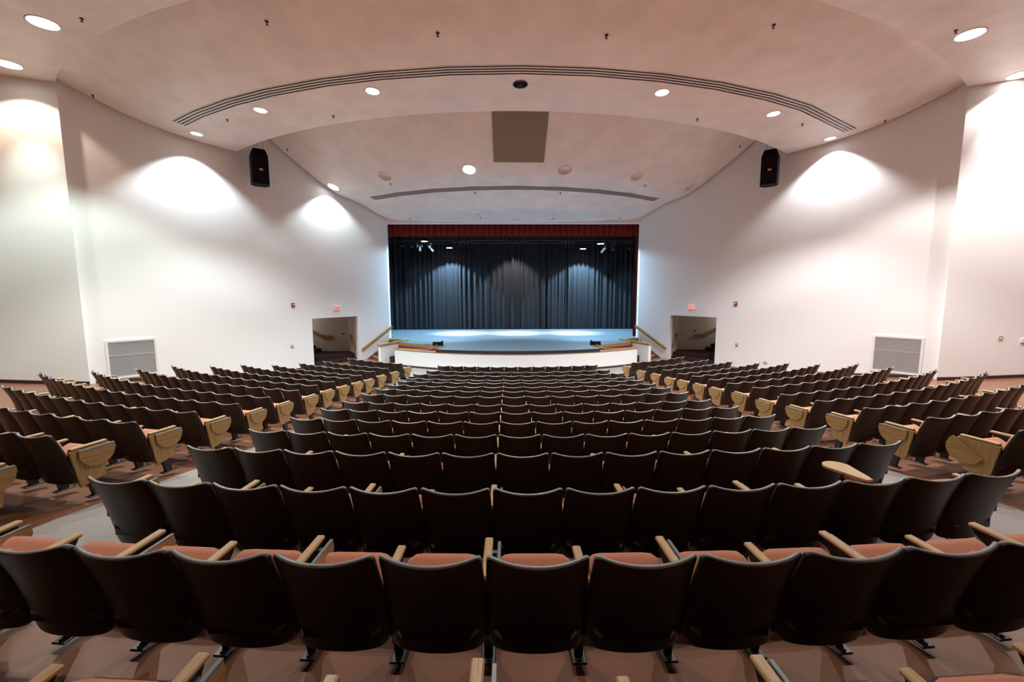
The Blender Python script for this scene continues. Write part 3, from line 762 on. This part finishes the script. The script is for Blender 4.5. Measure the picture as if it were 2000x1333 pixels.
for n_, (x, d, kd, z, lb) in enumerate(FX):
    fx = fixture(x, 27.5, z, d, kd, lb+('' if 'stage' in lb or 'batten' in lb else ' over the stage'))
    if n_ in (5, 8, 11): spot('stage_beam', (x, 27.5, z-0.2), ({5: -0.05, 8: 0.0, 11: 0.05}[n_], 0.14, -1), P_STAGE*3.2, 48, 0.9, (1.0, 0.93, 0.88) if n_ < 11 else (1.0, 0.72, 0.75), fx, 0.08)
def work_light(x, y, z, label, beams):
    t = thing('work_light', label, 'work light', (x, y, z), 0, 'bright round work lights over the stage')
    m = MB(); m.lathe([(0.0, 0.13), (0.16, 0.11), (0.23, 0.0), (0.235, -0.02), (0.2, -0.02)], 20); m.build('housing', M['can'], t)
    m = MB(); m.disc(0.2, -0.021, 20); m.build('lens', M['work'], t)
    m = MB(); m.tube((0, 0, 0.1), (0, 0, 11-z), 0.01, n=6); m.build('stem', M['can'], t)
    for pw, deg, bl, c, d in beams: spot('work_beam', (x, y, z-0.06), d, pw, deg, bl, c, t, 0.1)
work_light(-5.43, 26.6, 6.82, 'bright round work light over the stage, front left', [(P_STAGE*0.8, 140, 0.9, BLUE, DN), (P_STAGE*0.5, 168, 0.3, BLUE, DN)])
work_light(5.35, 26.6, 6.66, 'bright round work light over the stage, front right', [(P_STAGE*0.8, 140, 0.9, BLUE, DN), (P_STAGE*0.5, 168, 0.3, BLUE, DN)])
work_light(-4.4, 30.2, 6.8, 'bright round work light near the back curtain, left', [(P_STAGE*1.6, 108, 0.25, BLUE, DN)])
work_light(4.9, 30.2, 6.72, 'bright round work light near the back curtain, right', [(P_STAGE*1.6, 108, 0.25, BLUE, DN)])
t = thing('work_light', 'round work light tucked up behind the valance at stage centre', 'work light', (0.1, 29.9, 7.9), 0, None)
m = MB(); m.lathe([(0.0, 0.13), (0.16, 0.11), (0.23, 0.0), (0.235, -0.02), (0.2, -0.02)], 20); m.build('housing', M['can'], t)
m = MB(); m.tube((0, 0, 0.1), (0, 0, 3.1), 0.01, n=6); m.build('stem', M['can'], t)
spot('work_beam', (0.1, 29.9, 7.8), DN, P_STAGE*0.8, 84, 0.35, (1.0, 0.95, 0.92), t, 0.1)

# ------------------------------------------------------------------ wall fittings
def on_wall(side, s, z, off=0.0):
    p = wallpt(side, s, z, off); return p, (AL-PI/2 if side < 0 else PI/2-AL)
def wall_frame(side):
    """rotation about z so that local -y faces into the hall and +x runs to the viewer's right"""
    return math.atan2(math.cos(AL), math.sin(AL)) if side < 0 else -math.atan2(math.cos(AL), math.sin(AL))
def S_of(side, x, y): return ((abs(x)-7.3)*math.sin(AL)+(25-y)*math.cos(AL))
def text_mesh(body, size, matl, name, parent, loc, ext=0.004):
    c = bpy.data.curves.new(name, 'FONT'); c.body = body; c.size = size; c.align_x = 'CENTER'; c.align_y = 'CENTER'; c.extrude = ext
    tmp = bpy.data.objects.new(name, c); COL.objects.link(tmp)
    dg = bpy.context.evaluated_depsgraph_get(); dg.update()
    me = bpy.data.meshes.new_from_object(tmp.evaluated_get(dg)); bpy.data.objects.remove(tmp)
    me.materials.clear(); me.materials.append(matl)
    o = link(name, me, parent); o.location = loc; o.rotation_euler = (PI/2, 0, 0)
    return o
for side, nm in ((-1, 'left'), (1, 'right')):
    rz = wall_frame(side)
    # exit sign
    s = S_of(side, 9.2, 22.13); p = wallpt(side, s, 2.90, 0.03)
    t = thing('exit_sign', 'white exit sign with red letters above the %s passage' % nm, 'exit sign', p, rz)
    m = MB(); m.box((0, 0, 0), (0.40, 0.05, 0.25), ch=0.006); m.build('housing', M['white'], t)
    if side > 0:
        m = MB(); m.box((0, -0.027, 0), (0.35, 0.006, 0.2)); m.build('lit_face', M['exitpink'], t)
    o = text_mesh('EXIT', 0.21, M['exitred'], 'lettering', t, (0, -0.032, 0.0)); o.scale = (0.70, 1, 1)
    # alarm
    s = S_of(side, 10.46, 20.2); p = wallpt(side, s, 3.12, 0.03)
    t = thing('fire_alarm', 'small red fire alarm on the wall beyond the %s exit sign' % nm, 'fire alarm', p, rz)
    m = MB(); m.box((0, 0, 0), (0.15, 0.06, 0.19), ch=0.008); m.build('housing', M['firered'], t)
    m = MB(); m.box((0, -0.035, 0.02), (0.08, 0.02, 0.05), ch=0.005); m.build('strobe', M['white'], t)
    # dark wall control
    s = S_of(side, 10.55, 20.08); p = wallpt(side, s, 1.18, 0.015)
    t = thing('wall_control', 'small grey control plate on the wall beside the %s passage' % nm, 'switch', p, rz)
    m = MB(); m.box((0, 0, 0), (0.12, 0.03, 0.15), ch=0.005); m.build('plate', M['greyplate'], t)
    m = MB(); m.box((0, -0.02, 0.02), (0.07, 0.012, 0.06), ch=0.003); m.build('display', M['white'], t)
    # return air grille
    s = S_of(side, 13.77, 15.22); W, H = 1.42, 1.36
    p = wallpt(side, s, 0.70, 0.0)
    t = thing('return_grille', 'large white louvred return air grille low on the %s wall' % nm, 'vent', p, rz)
    m = MB(); b = 0.07
    for c, d in (((0, -0.02, H-b/2), (W, 0.04, b)), ((0, -0.02, b/2), (W, 0.04, b)), ((-W/2+b/2, -0.02, H/2), (b, 0.04, H-2*b)), ((W/2-b/2, -0.02, H/2), (b, 0.04, H-2*b))): m.box(c, d)
    m.build('frame', M['white'], t)
    m = MB(); m.box((0, -0.004, H/2), (W-2*b, 0.006, H-2*b)); m.build('backing', M['bronze'], t)
    m = MB(); nsl = 44
    for k in range(nsl):
        z = b+(H-2*b)*(k+0.5)/nsl
        m.box((0, -0.018, z), (W-2*b, 0.004, 0.030), 0, Matrix.Rotation(0.75, 3, 'X'))
    o = m.build('louvre_blades', M['grille'], t); o['kind'] = 'stuff'
    m = MB(); m.box((0, -0.03, H*0.60), (W-2*b, 0.012, 0.014)); m.build('mid_bar', M['grille'], t)
    # hanging loudspeaker
    ps = Vector((-10.6, 18.4, 8.12)) if side < 0 else Vector((10.6, 18.4, 8.12))
    t = thing('hanging_loudspeaker', 'tall black loudspeaker hanging near the %s wall below the ceiling' % nm, 'speaker', ps, side*-0.62)
    m = MB(); Hh = 1.38
    poly = [(-0.34, 0.1), (-0.30, -0.32), (0.30, -0.32), (0.34, 0.1), (0.2, 0.34), (-0.2, 0.34)]
    vs = [(x, y, z) for z in (0.0, 1.12) for x, y in poly]+[(x*0.72, y*0.9+0.05, Hh) for x, y in poly]
    n = 6
    fs = [tuple(range(5, -1, -1)), tuple(range(12, 18))]+[(k*n+i, k*n+(i+1) % n, (k+1)*n+(i+1) % n, (k+1)*n+i) for k in (0, 1) for i in range(n)]
    m.add(vs, fs); m.build('cabinet', M['spk'], t)
    m = MB(); m.box((0, -0.328, 0.57), (0.56, 0.016, 1.06), ch=0.005); g = m.build('front_grille', M['spk'], t)
    m = MB(); m.box((0.02, -0.342, 0.56), (0.13, 0.012, 0.085), ch=0.003); bd = m.build('logo_badge', M['badge'], t)
    text_mesh('JBL', 0.06, M['letter'], 'badge_lettering', bd, (0.02, -0.35, 0.56), 0.002)
    for x, y in ((-0.16, -0.15), (0.16, -0.15), (0, 0.2)):
        m = MB(); m.tube((x, y, Hh-0.02), (x*0.8, y, 2.35), 0.006, n=6); m.build('suspension_cable', M['steel'], t)
    m = MB(); m.box((0, 0, Hh+0.03), (0.40, 0.3, 0.02)); m.build('mounting_plate', M['steel'], t)
# fittings on the right side only
rz = -math.atan2(math.cos(NA), math.sin(NA))
def near_item(x, y, z, name, label, cat, dims, matl, extra):
    t = thing(name, label, cat, (x-0.0, y, z), rz)
    m = MB(); m.box((0, -dims[1]/2, 0), dims, ch=0.005); m.build('plate', matl, t)
    m = MB(); m.box((0, -dims[1]-0.005, -dims[2]*0.2), (dims[0]*0.35, 0.012, dims[2]*0.3), ch=0.003); m.build(extra, M['white'], t)
near_item(15.58, 13.56, 2.17, 'light_switch', 'beige switch plate on the right house wall', 'switch', (0.10, 0.02, 0.14), M['beige'], 'toggle')
near_item(16.09, 13.34, 2.10, 'wall_thermostat', 'white box on the right house wall at the frame edge', 'thermostat', (0.16, 0.05, 0.13), M['white'], 'cover')
p = wallpt(1, S_of(1, 11.29, 18.97), 0.48, 0.01)
t = thing('wall_outlet', 'grey outlet plate low on the right wall behind the seats', 'outlet', p, wall_frame(1))
m = MB(); m.box((0, 0, 0), (0.15, 0.02, 0.09), ch=0.004); m.build('plate', M['greyplate'], t)
m = MB(); m.box((-0.03, -0.012, 0), (0.035, 0.006, 0.05)); m.box((0.03, -0.012, 0), (0.035, 0.006, 0.05)); m.build('socket', M['white'], t)

# ------------------------------------------------------------------ auditorium seats
def shell_grid(zs, yfun, half, wrap, zoff, nu=12):
    """rows of points of a curved panel; zs -> list of (z, halfwidth)"""
    out = []
    for z, hw in zs:
        row = []
        for k in range(nu+1):
            u = -1+2*k/nu; x = u*hw; uu = x/half
            row.append(Vector((x, yfun(z)+wrap*abs(uu)**2.3, z+zoff(uu, z))))
        out.append(row)
    return out
def panel_mesh(name, matl, zs, yfun, half, wrap, zoff, th, nu=12, rim=None):
    """closed curved board with a rounded edge"""
    m = MB(); A = shell_grid(zs, yfun, half, wrap, zoff, nu); nr = len(A); nc = nu+1
    B = [[p+Vector((0, th, 0.18*th)) for p in row] for row in A]
    def ring(G): return [G[0][k] for k in range(nc)]+[G[j][nc-1] for j in range(1, nr)]+[G[nr-1][k] for k in range(nc-2, -1, -1)]+[G[j][0] for j in range(nr-2, 0, -1)]
    ra, rb = ring(A), ring(B); n = len(ra)
    cen = Vector((0, sum(p.y for p in ra)/n, sum(p.z for p in ra)/n))
    mid = []
    for a, b in zip(ra, rb):
        c = (a+b)/2; o = Vector((c.x, 0, c.z-cen.z)); o = o.normalized()*th*0.26; mid.append(c+o)
    # inner lines for a soft edge
    base = len(m.v)
    vs = [p for r in A for p in r]+[p for r in B for p in r]+mid
    def ia(j, k): return j*nc+k
    def ib(j, k): return nr*nc+j*nc+k
    fs = [(ia(j, k), ia(j, k+1), ia(j+1, k+1), ia(j+1, k)) for j in range(nr-1) for k in range(nc-1)]
    fs += [(ib(j, k+1), ib(j, k), ib(j+1, k), ib(j+1, k+1)) for j in range(nr-1) for k in range(nc-1)]
    def idx(f): return [f(0, k) for k in range(nc)]+[f(j, nc-1) for j in range(1, nr)]+[f(nr-1, k) for k in range(nc-2, -1, -1)]+[f(j, 0) for j in range(nr-2, 0, -1)]
    xa, xb = idx(ia), idx(ib); xm = [2*nr*nc+i for i in range(n)]
    for i in range(n):
        j = (i+1) % n
        fs.append((xa[j], xa[i], xm[i], xm[j])); fs.append((xm[j], xm[i], xb[i], xb[j]))
    nf = 2*(nr-1)*(nc-1); m.add(vs, fs[:nf], 0, True)
    zt = max(p.z for p in vs)
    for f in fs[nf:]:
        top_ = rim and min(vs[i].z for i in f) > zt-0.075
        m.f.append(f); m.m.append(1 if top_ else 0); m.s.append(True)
    return m.mesh(name, [matl, rim] if rim else matl)
def rows_rounded(z0, z1, wf, rb, rt, n=9):
    zs = []
    cut_ = [0.0, 0.08, 0.25, 0.55, 1.0]
    for t in cut_:
        a = rb*t; zs.append((z0+a, wf(z0+a)-rb*(1-math.sqrt(max(0, 1-(1-t)**2)))))
    for k in range(1, n): z = z0+rb+(z1-rt-z0-rb)*k/n; zs.append((z, wf(z)))
    for t in reversed(cut_):
        a = rt*t; zs.append((z1-a, wf(z1-a)-rt*(1-math.sqrt(max(0, 1-(1-t)**2)))))
    return zs
def yback(z):
    q = z-0.2
    return 0.125-0.14*q-0.227*q*q
wid = lambda z: 0.262-0.012*max(0.0, (z-0.42)/0.43)
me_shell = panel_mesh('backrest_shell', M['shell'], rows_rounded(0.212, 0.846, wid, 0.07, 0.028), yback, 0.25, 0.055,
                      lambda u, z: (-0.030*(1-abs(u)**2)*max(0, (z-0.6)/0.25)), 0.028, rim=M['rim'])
me_cush = panel_mesh('back_cushion', M['fabric'], rows_rounded(0.36, 0.765, lambda z: 0.225, 0.05, 0.04, 5), lambda z: yback(z)+0.022, 0.25, 0.05,
                     lambda u, z: -0.03*(1-abs(u)**2)*max(0, (z-0.55)/0.2), 0.05, 8)
def seat_mesh(name, matl, hw, y0, y1, zlow, zhigh, th, dome, rc):
    """tilted seat slab, rounded in plan, with domed top"""
    m = MB(); nu, nv = 10, 10; top = []; bot = []
    for j in range(nv+1):
        v = j/nv; vv = v
        row = []; rb = []
        ins = 0.0
        if v > 0.8: t = (v-0.8)/0.2; ins = rc*(1-math.sqrt(max(0, 1-t*t)))
        if v < 0.12: t = (0.12-v)/0.12; ins = rc*0.5*(1-math.sqrt(max(0, 1-t*t)))
        for k in range(nu+1):
            u = -1+2*k/nu; x = u*(hw-ins)
            e = min(1.0, (1-abs(u))/0.22); f = min(1.0, (1-v)/0.2, v/0.1+0.2); ro = math.sqrt(max(0.0, 1-(1-min(e, 1))**2))*math.sqrt(max(0.0, 1-(1-min(f, 1))**2))
            y = y0+(y1-y0)*v; z = zlow+(zhigh-zlow)*v
            row.append(Vector((x, y, z+th*0.35+dome*ro))); rb.append(Vector((x*0.94, y-0.01, z-th*0.65)))
        top.append(row); bot.append(rb)
    nc = nu+1; N = (nv+1)*nc
    vs = [p for r in top for p in r]+[p for r in bot for p in r]
    ia = lambda j, k: j*nc+k
    fs = [(ia(j, k), ia(j, k+1), ia(j+1, k+1), ia(j+1, k)) for j in range(nv) for k in range(nu)]
    fs += [(N+ia(j, k+1), N+ia(j, k), N+ia(j+1, k), N+ia(j+1, k+1)) for j in range(nv) for k in range(nu)]
    bd = [(0, k) for k in range(nc)]+[(j, nu) for j in range(1, nv+1)]+[(nv, k) for k in range(nu-1, -1, -1)]+[(j, 0) for j in range(nv-1, 0, -1)]
    for a, b in zip(bd, bd[1:]+bd[:1]): fs.append((ia(*a), ia(*b), N+ia(*b), N+ia(*a)))
    m.add(vs, fs, 0, True)
    me = m.mesh(name, matl); return me
me_seat = seat_mesh('seat_cushion', M['fabric'], 0.228, 0.13, 0.448, 0.385, 0.555, 0.055, 0.036, 0.10)
me_pan = seat_mesh('seat_pan', M['pan'], 0.240, 0.115, 0.470, 0.345, 0.535, 0.06, 0.004, 0.10)
def arm_meshes(tip, h, name):
    m = MB(); y0, y1 = 0.15, tip
    m.box((0, (y0+y1)/2, h-0.013), (0.05, y1-y0, 0.026), ch=0.007); a = m.mesh(name, M['oak'])
    m = MB()
    poly = [(0.0, 0.14, h-0.20), (0.0, 0.30, h-0.17), (0.0, y1-0.04, h-0.06), (0.0, y1-0.02, h-0.026), (0.0, 0.14, h-0.026)]
    m.prism([(-0.016, y, z) for _, y, z in poly], (0.032, 0, 0))
    return a, m.mesh('arm_bracket', M['steel'])
me_arm, me_brk = arm_meshes(0.46, 0.62, 'armrest')
me_armT, me_brkT = arm_meshes(0.52, 0.638, 'armrest')
m = MB(); m.prism([(-0.025, 0.33, 0.0), (-0.025, 0.41, 0.0), (-0.025, 0.38, 0.46), (-0.025, 0.24, 0.46)], (0.05, 0, 0))
me_leg = m.mesh('leg', M['steel'])
m = MB(); m.box((0, 0.39, 0.008), (0.085, 0.24, 0.016), ch=0.005); m.tube((0, 0.295, 0.014), (0, 0.295, 0.028), 0.012, n=8); m.tube((0, 0.475, 0.014), (0, 0.475, 0.028), 0.012, n=8)
me_foot = m.mesh('foot_plate', M['steel'])
def tablet_folded(xoff, full=False):
    m = MB(); pts = [(0.20, 0.60), (0.52, 0.60), (0.53, 0.55), (0.48, 0.40), (0.40, 0.345), (0.30, 0.355), (0.22, 0.44)]
    m.prism([(xoff-0.009, y, z) for y, z in pts], (0.018, 0, 0)); a = m.mesh('writing_tablet', M['oak'])
    m = MB(); m.box((xoff, 0.36, 0.6035), (0.021, 0.325, 0.012), ch=0.003); m.box((xoff-0.03, 0.45, 0.57), (0.05, 0.03, 0.03))
    return a, m.mesh('tablet_edging', M['edge'])
me_tab, me_tabe = tablet_folded(0.062)
# aisle end panel with its half-moon tablet, outer face towards +x
m = MB(); pts = [(0.125, 0.605), (0.53, 0.605), (0.535, 0.53), (0.47, 0.36), (0.45, 0.225), (0.20, 0.165)]
m.prism([(0.018, y, z) for y, z in pts], (0.026, 0, 0)); me_end = m.mesh('end_panel', M['oakp'])
def half_moon(rot=0.0):
    m = MB(); pts = [(0.20, 0.59), (0.565, 0.59), (0.575, 0.52)]
    for k in range(15):
        t = math.radians(-8+150*k/14); pts.append((0.385+0.178*math.cos(t)*(1 if t < PI/2 else 0.98), 0.525-0.155*math.sin(t)))
    pts.append((0.20, 0.50))
    if rot:
        c, s = math.cos(rot), math.sin(rot); cy, cz = 0.53, 0.60
        pts = [(cy+(y-cy)*c-(z-cz)*s, cz+(y-cy)*s+(z-cz)*c) for y, z in pts]
    m.prism([(0.048, y, z) for y, z in pts], (0.018, 0, 0)); return m.mesh('writing_tablet', M['oakt'])
me_moon = half_moon(); me_moonR = half_moon(0.60)
m = MB(); m.box((0.057, 0.382, 0.5925), (0.026, 0.36, 0.014), ch=0.003); me_moone = m.mesh('tablet_edging', M['edge'])
m = MB(); m.box((0, 0.474, 0.540), (0.045, 0.006, 0.018)); me_tagp = m.mesh('number_plate', M['tag'])
# an opened writing tablet lying level
m = MB(); out = []
for k in range(15):
    t = PI*k/14; out.append((-0.06-0.085*math.sin(t)*1.0-0.03, 0.62+0.10*math.cos(t)))
pts = [(0.03, 0.30), (0.05, 0.36)]+[(-0.02+0.115*math.cos(t), 0.60+0.11*math.sin(t)) for t in [(-0.35+PI*1.15*k/14) for k in range(15)]]+[(-0.03, 0.30)]
m.prism([(x, y, 0.672) for x, y in pts], (0, 0, 0.02)); me_open = m.mesh('writing_tablet', M['oak'])

for mm_ in (me_shell, me_cush, me_seat, me_pan): pass

SEATS = []     # (distance, x, y, z, rz, label, group, opts)
CAM = Vector((-0.4147, 0, 3.65))
def add_seat(i, u, label, group, opts):
    R = rowR(i); t = u*SP/R
    x, y = R*math.sin(t), CY-R*math.cos(t); z = floor_z(R) if i < 0 else ROWZ[i]
    d = (Vector((x, y, z))-CAM).length
    SEATS.append((d, x, y, z, t, label, group, opts))
def inframe(i, u):
    R = rowR(i); t = u*SP/R; x, y = R*math.sin(t), CY-R*math.cos(t)
    return abs((x+0.4147)/max(0.3, y)) < 1.32 if y > 0.3 else False
NC = {14: 12, 13: 13}
G1, G2, G3 = 'seats of the centre block', 'seats of the left block', 'seats of the right block'
for i in range(-1, 15):
    n = NC.get(i, 14); us = [-n/2+0.5+k for k in range(n)]
    if i < 0: us = [u for u in us if abs(u) < 4]
    for k, u in enumerate(us):
        nth = ordinal(k+1)
        if i < 0: row = 'row nearest the camera'; lab = 'rust-cushioned seat, %s from the left in the cut-off %s' % (nth, row)
        elif i == 0: lab = 'brown-backed seat, %s from the left in the nearest full centre row' % nth
        else: lab = 'brown-backed seat, %s from the left aisle in centre row %s from the stage' % (nth, ordinal(15-i))
        left_edge = u-0.5; right_edge = u+0.5
        o = dict(tab=(abs(round(left_edge*2)) % 4 == 2) if n % 2 == 0 else (k % 2 == 0), last=(k == len(us)-1), tag=(i < 0))
        if i == 1 and k == 11: o['open'] = True; lab = 'brown-backed seat with an opened oak writing tablet, second centre row from camera'
        add_seat(i, u, lab, G1, o)
#      row: (aisle arc, outer arc, seats)
LEFT = {0: (-10.0, 2), 1: (-10.25, 3), 2: (-10.25, 5), 3: (-10.22, 7), 4: (-10.15, 11), 5: (-10.13, 15, -24.98), 6: (-10.15, 14, -24.22), 7: (-9.96, 13, -23.48), 8: (-10.07, 13, -23.36), 9: (-10.12, 12, -21.69),
        10: (-10.06, 11, -20.8), 11: (-10.03, 9, -19.25), 12: (-9.85, 8, -17.86), 13: (-9.46, 7, -16.5), 14: (-8.96, 6, -14.93)}
RIGHT = {1: (10.0, 2), 2: (10.08, 4), 3: (10.1, 6), 4: (10.11, 10), 5: (10.09, 13, 23.19), 6: (10.16, 13, 23.01), 7: (10.2, 12, 22.56), 8: (10.12, 13, 22.73), 9: (10.2, 11, 21.19), 10: (10.14, 10, 20.32),
         11: (10.18, 9, 19.05), 12: (9.97, 8, 17.72), 13: (9.56, 7, 16.47), 14: (8.97, 6, 14.94)}
for D, nm, grp in ((LEFT, 'left', G2), (RIGHT, 'right', G3)):
    for i, v in D.items():
        sg = -1 if nm == 'left' else 1
        a = v[0]; n = v[1]; st = (v[2]-a)/n if len(v) > 2 else sg*1.0
        if i == 0: continue
        for k in range(n):
            u = a+st*(k+0.5)
            if k == 0:
                lab = '%s-block aisle seat with oak end panel, row %s from the stage' % (nm, ordinal(15-i))
            else:
                lab = 'brown-backed seat, %s from the aisle in %s-block row %s from the stage' % (ordinal(k+1), nm, ordinal(15-i))
            o = dict(tab=(k % 2 == 1), last=(k == n-1) if sg > 0 else (k == 0), sgn=sg, end=(k == 0))
            if nm == 'right' and i == 2 and k == 0:
                o['moonrot'] = True; lab = 'right-block aisle seat with its half-moon tablet swung down'
            add_seat(i, u, lab, grp, o)
SEATS.sort(key=lambda q: q[0])
N_SINGLE = 310
def seat_parts(o):
    sg = o.get('sgn', 0); P = [('backrest_shell', me_shell, 0, 1), ('back_cushion', me_cush, 0, 1), ('seat_pan', me_pan, 0, 1), ('seat_cushion', me_seat, 0, 1)]
    h = SP/2
    endL = o.get('end') and sg > 0; endR = o.get('end') and sg < 0
    tab = o.get('tab')
    P.append(('armrest', me_armT if (tab or endL) else me_arm, -h, 1)); P.append(('arm_bracket', me_brkT if (tab or endL) else me_brk, -h, 1))
    P.append(('leg', me_leg, -h, 1)); P.append(('foot_plate', me_foot, -h, 1))
    if tab and not endL and not o.get('open'): P += [('writing_tablet', me_tab, -h, 1), ('tablet_edging', me_tabe, -h, 1)]
    if o.get('last'):
        P += [('armrest', me_armT if endR else me_arm, h, 1), ('arm_bracket', me_brkT if endR else me_brk, h, 1), ('leg', me_leg, h, 1), ('foot_plate', me_foot, h, 1)]
    if endL or endR:
        s = 1 if endR else -1
        P += [('end_panel', me_end, s*h, s), ('writing_tablet', me_moonR if o.get('moonrot') else me_moon, s*h, s), ('tablet_edging', me_moone, s*h, s)]
        if o.get('moonrot'): P.pop()
    if o.get('open'): P.append(('writing_tablet', me_open, h, 1))
    if o.get('tag'): P.append(('number_plate', me_tagp, 0, 1))
    return P
for d, x, y, z, t, lab, grp, o in SEATS[:N_SINGLE]:
    jit = 0.012*(rnd.random()-0.5)
    root = bpy.data.objects.new('auditorium_seat', None); COL.objects.link(root); root.empty_display_size = 0.1
    root.location = (x, y, z); root.rotation_euler = (0, 0, t)
    root['label'] = lab; root['category'] = 'seat'; root['group'] = grp
    for nm, me, xo, fl in seat_parts(o):
        c = bpy.data.objects.new(nm, me); COL.objects.link(c); c.parent = root; c.location = (xo, 0, 0)
        if fl < 0: c.scale = (-1, 1, 1)
        if nm in ('seat_cushion', 'seat_pan'): c.rotation_euler = (jit*2, 0, 0)
# the remaining, farthest seats joined into one
def far_seats():
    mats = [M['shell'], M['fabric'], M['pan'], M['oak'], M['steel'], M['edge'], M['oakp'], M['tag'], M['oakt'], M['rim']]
    ix = {mm.name: k for k, mm in enumerate(mats)}
    m = MB()
    for d, x, y, z, t, lab, grp, o in SEATS[N_SINGLE:]:
        T = Matrix.Translation((x, y, z)) @ Matrix.Rotation(t, 4, 'Z')
        for nm, me, xo, fl in seat_parts(o):
            Q = T @ Matrix.Translation((xo, 0, 0)) @ Matrix.Diagonal((fl, 1, 1, 1))
            vs = [tuple(Q @ v.co) for v in me.vertices]; k = ix[me.materials[0].name]
            fs = [tuple(p.vertices) if fl > 0 else tuple(reversed(p.vertices)) for p in me.polygons]
            o0 = len(m.v); m.v += vs; sm = me.polygons[0].use_smooth
            ks = [ix[q.name] for q in me.materials]
            for f, p in zip(fs, me.polygons): m.f.append(tuple(a+o0 for a in f)); m.m.append(ks[p.material_index]); m.s.append(sm)
    o = m.build('distant_seats', mats, recalc=False)
    tag(o, 'rows of brown auditorium seats farthest from the camera, near the stage', 'seats'); o['kind'] = 'stuff'
far_seats()
